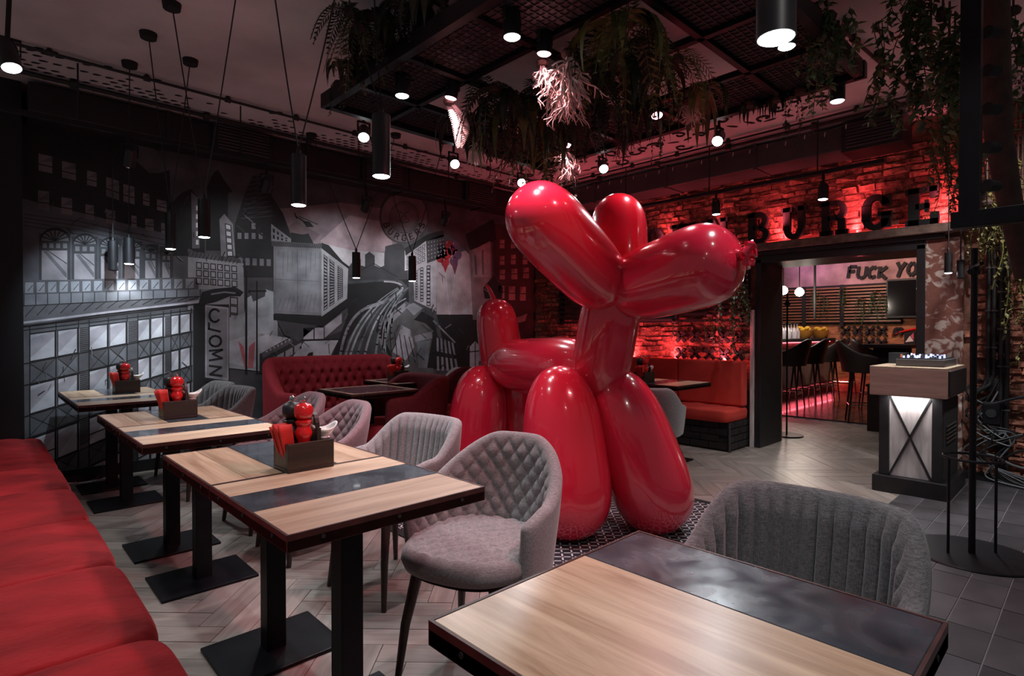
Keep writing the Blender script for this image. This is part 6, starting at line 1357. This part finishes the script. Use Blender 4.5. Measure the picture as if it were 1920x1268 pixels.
# bar stools
bsx = chair_kind('quilt', M['stool'], M['stool'], name='bar_stool', pat='plain', fine=False)
for ch in list(bsx.children):
    if ch.name.startswith('leg'): bpy.data.objects.remove(ch)
    else: ch.location.z += 0.30
for sx in (-1, 1):
    for sy in (-1, 1): q = MB(); q.tube([(0.15*sx, 0.15*sy, 0.68), (0.21*sx, 0.21*sy, 0.0)], [0.017, 0.011], 10); q.build('leg', M['legwood'], bsx, smooth=True, origin=False)
for (a, c) in (((-1, -1), (1, -1)), ((1, -1), (1, 1)), ((1, 1), (-1, 1)), ((-1, 1), (-1, -1))): q = MB(); q.tube([(0.19*a[0], 0.19*a[1], 0.24), (0.19*c[0], 0.19*c[1], 0.24)], 0.008, 8); q.build('footrest', M['chrome'], bsx, smooth=True, origin=False)
bsx['category'] = 'bar stool'; first = True
for i, (px, x, face, lab) in enumerate(((1476, 9.5, 95, 'first dark bar stool at the counter, nearest the doorway'), (1511, 10.4, 95, 'second dark bar stool from the doorway at the counter'), (1545, 11.3, 95, 'third dark bar stool from the doorway at the counter'), (1578, 12.2, 95, 'fourth dark bar stool, nearest the far wall'),
                                  (1622, 8.72, -70, 'dark bar stool at the high table, left one'), (1642, 10.4, -70, 'dark bar stool at the high table, half hidden by the DJ stand'))):
    o = bsx if i == 0 else copy_tree(bsx); y = at_x(px, 700, x).y; o.location = (x, y, 0.003); o.rotation_euler = (0, 0, math.radians(face+90)); o['label'] = lab; o['group'] = 'dark bar stools'
ht = thing('high_table', 'dark high table in the bar room behind the DJ stand', 'table', (9.5, 1.95, 0)); x = 9.4; ya, yb_ = at_x(1625, 660, x).y, at_x(1715, 660, x).y
q = MB(); q.bb((9.15, yb_, 1.00), (9.85, ya, 1.05)); q.build('table_top', M['black'], ht, world=True, bev=0.005); q = MB(); q.bb((9.25, yb_+0.1, 0), (9.75, ya-0.12, 1.0)); q.build('pedestal', M['blackmatte'], ht, world=True)
lowb = thing('low_cabinet', 'dark panelled cabinet standing behind the DJ stand', 'cabinet', (8.2, 1.75, 0)); q = MB(); x = 8.0; q.bb((x, at_x(1672, 700, x).y, 0), (x+0.5, at_x(1626, 700, x).y, 0.55)); q.build('body', M['darkbrick'], lowb, world=True, bev=0.006); q = MB(); q.bb((x-0.02, at_x(1674, 700, x).y, 0.55), (x+0.52, at_x(1624, 700, x).y, 0.58)); q.build('top', M['black'], lowb, world=True)
# things on the bar
for (px, py, lab) in ((1469, 545, 'left warm globe bulb hanging over the bar'), (1499, 548, 'right warm globe bulb hanging over the bar')):
    p = at_x(px, py, 10.4); t = thing('globe_pendant', lab, 'pendant lamp', p, group='warm globe bulbs'); q = MB(); q.lathe([(0.004, -0.075), (0.045, -0.06), (0.072, -0.02), (0.072, 0.02), (0.045, 0.06), (0.015, 0.08)], n=20); q.build('globe', M['bulbwarm'], t, smooth=True, origin=False); q = MB(); q.cyl((0, 0, 0.08), (0, 0, 3.3-p.z), 0.008, n=6); q.build('cord', M['cable'], t, origin=False)
    lamp('globe_light', 'POINT', p+Vector((-0.02, -0.12, -0.1)), 22, WARM, size=0.07)
q = MB(); y = at_x(1528, 500, 10.8).y; q.cyl((10.8, y, bz(602)), (10.8, y, 3.3), 0.02, n=8); tag(q.build('support_rod', M['cable'], smooth=True), 'thin dark rod hanging from the bar ceiling', 'rod')
for i in range(6):
    p = at_y(1467+i*5.5, 640, 4.0+0.06*(i % 2)); p.z = 1.10; t = thing('wine_glass', 'upturned glass on the bar, %s from the doorway jamb' % (ords+('sixth',))[i], 'glass', p, group='glasses on the bar'); q = MB(); q.lathe([(0.05, 0), (0.052, 0.12), (0.03, 0.18), (0.008, 0.21), (0.008, 0.27), (0.045, 0.285)], n=16); q.build('bowl', M['clear'], t, smooth=True, origin=False)
for i, px in enumerate((1506, 1538)):
    p = at_y(px, 640, 4.06+0.04*i); p.z = 1.10; t = thing('fruit_bowl', ('left' if i == 0 else 'right')+' glass bowl of lemons on the bar', 'bowl', p, group='lemon bowls'); q = MB(); q.lathe([(0.10, 0), (0.15, 0.06), (0.17, 0.16), (0.165, 0.16), (0.14, 0.06), (0.02, 0.02)], n=20); q.build('bowl', M['amber'], t, smooth=True, origin=False)
    for k in range(9):
        a = k*2.4; q = MB(); q.lathe([(0.004, -.05), (0.03, -.03), (0.038, 0), (0.03, .03), (0.004, .05)], (p.x+0.10*math.cos(a)*(k > 0), p.y+0.09*math.sin(a)*(k > 0), 1.10+0.17+0.03*(k % 2)), 12, Matrix.Rotation(1.2, 3, 'X')); tag(q.build('lemon', M['lemon'], smooth=True), 'yellow lemon heaped in the %s bar bowl' % ('left' if i == 0 else 'right'), 'lemon', 'lemons in the %s bar bowl' % ('left' if i == 0 else 'right'))
lamp('bar_wall_light', 'SPOT', (11.0, 2.8, 3.2), 210, (1.0, 0.60, 0.46), target=(13.0, 3.2, 1.2), size=0.1, angle=120, blend=1.0)
lamp('bar_wall_purple', 'SPOT', (11.8, 4.6, 3.1), 50, (0.8, 0.35, 1.0), target=(13.0, 4.0, 2.5), size=0.1, angle=100, blend=1.0)
lamp('bar_entry_light', 'SPOT', (7.6, 2.2, 3.2), 70, WHITE, target=(7.4, 2.2, 0), size=0.08, angle=95, blend=0.8)
# unseen fill lamps added to brighten the room, without fixtures
for (x, y, z, e, tx, ty, tz) in ((0.2, 0.9, 2.95, 60, 0.0, 1.7, 0.4), (0.6, -0.6, 2.9, 36, 1.2, 0.6, 0.5), (2.4, 0.2, 2.95, 22, 2.3, 0.6, 0.0), (4.4, 1.5, 2.95, 70, 4.4, 1.7, 0.0), (0.15, 3.4, 2.95, 45, 0.0, 3.2, 0.4), (4.6, -0.1, 2.95, 140, 6.0, 0.5, 0.9)):
    lamp('fill_spot', 'SPOT', (x, y, z), e, WHITE, target=(tx, ty, tz), size=0.06, angle=85, blend=0.7)
lamp('red_fill', 'SPOT', (1.9, 0.9, 2.95), 20, (1.0, 0.25, 0.25), target=(0.95, 0.55, 0.75), size=0.05, angle=38, blend=0.9)  # added red fill spots, no fixtures, tinting tables and floor
lamp('red_fill', 'SPOT', (2.2, 0.3, 2.95), 120, (1.0, 0.20, 0.24), target=(1.0, 2.5, 0.0), size=0.05, angle=62, blend=0.6)
lamp('red_fill', 'SPOT', (5.2, 4.6, 2.95), 22, (1.0, 0.10, 0.14), target=(3.6, 4.0, 0.6), size=0.08, angle=90, blend=0.6)
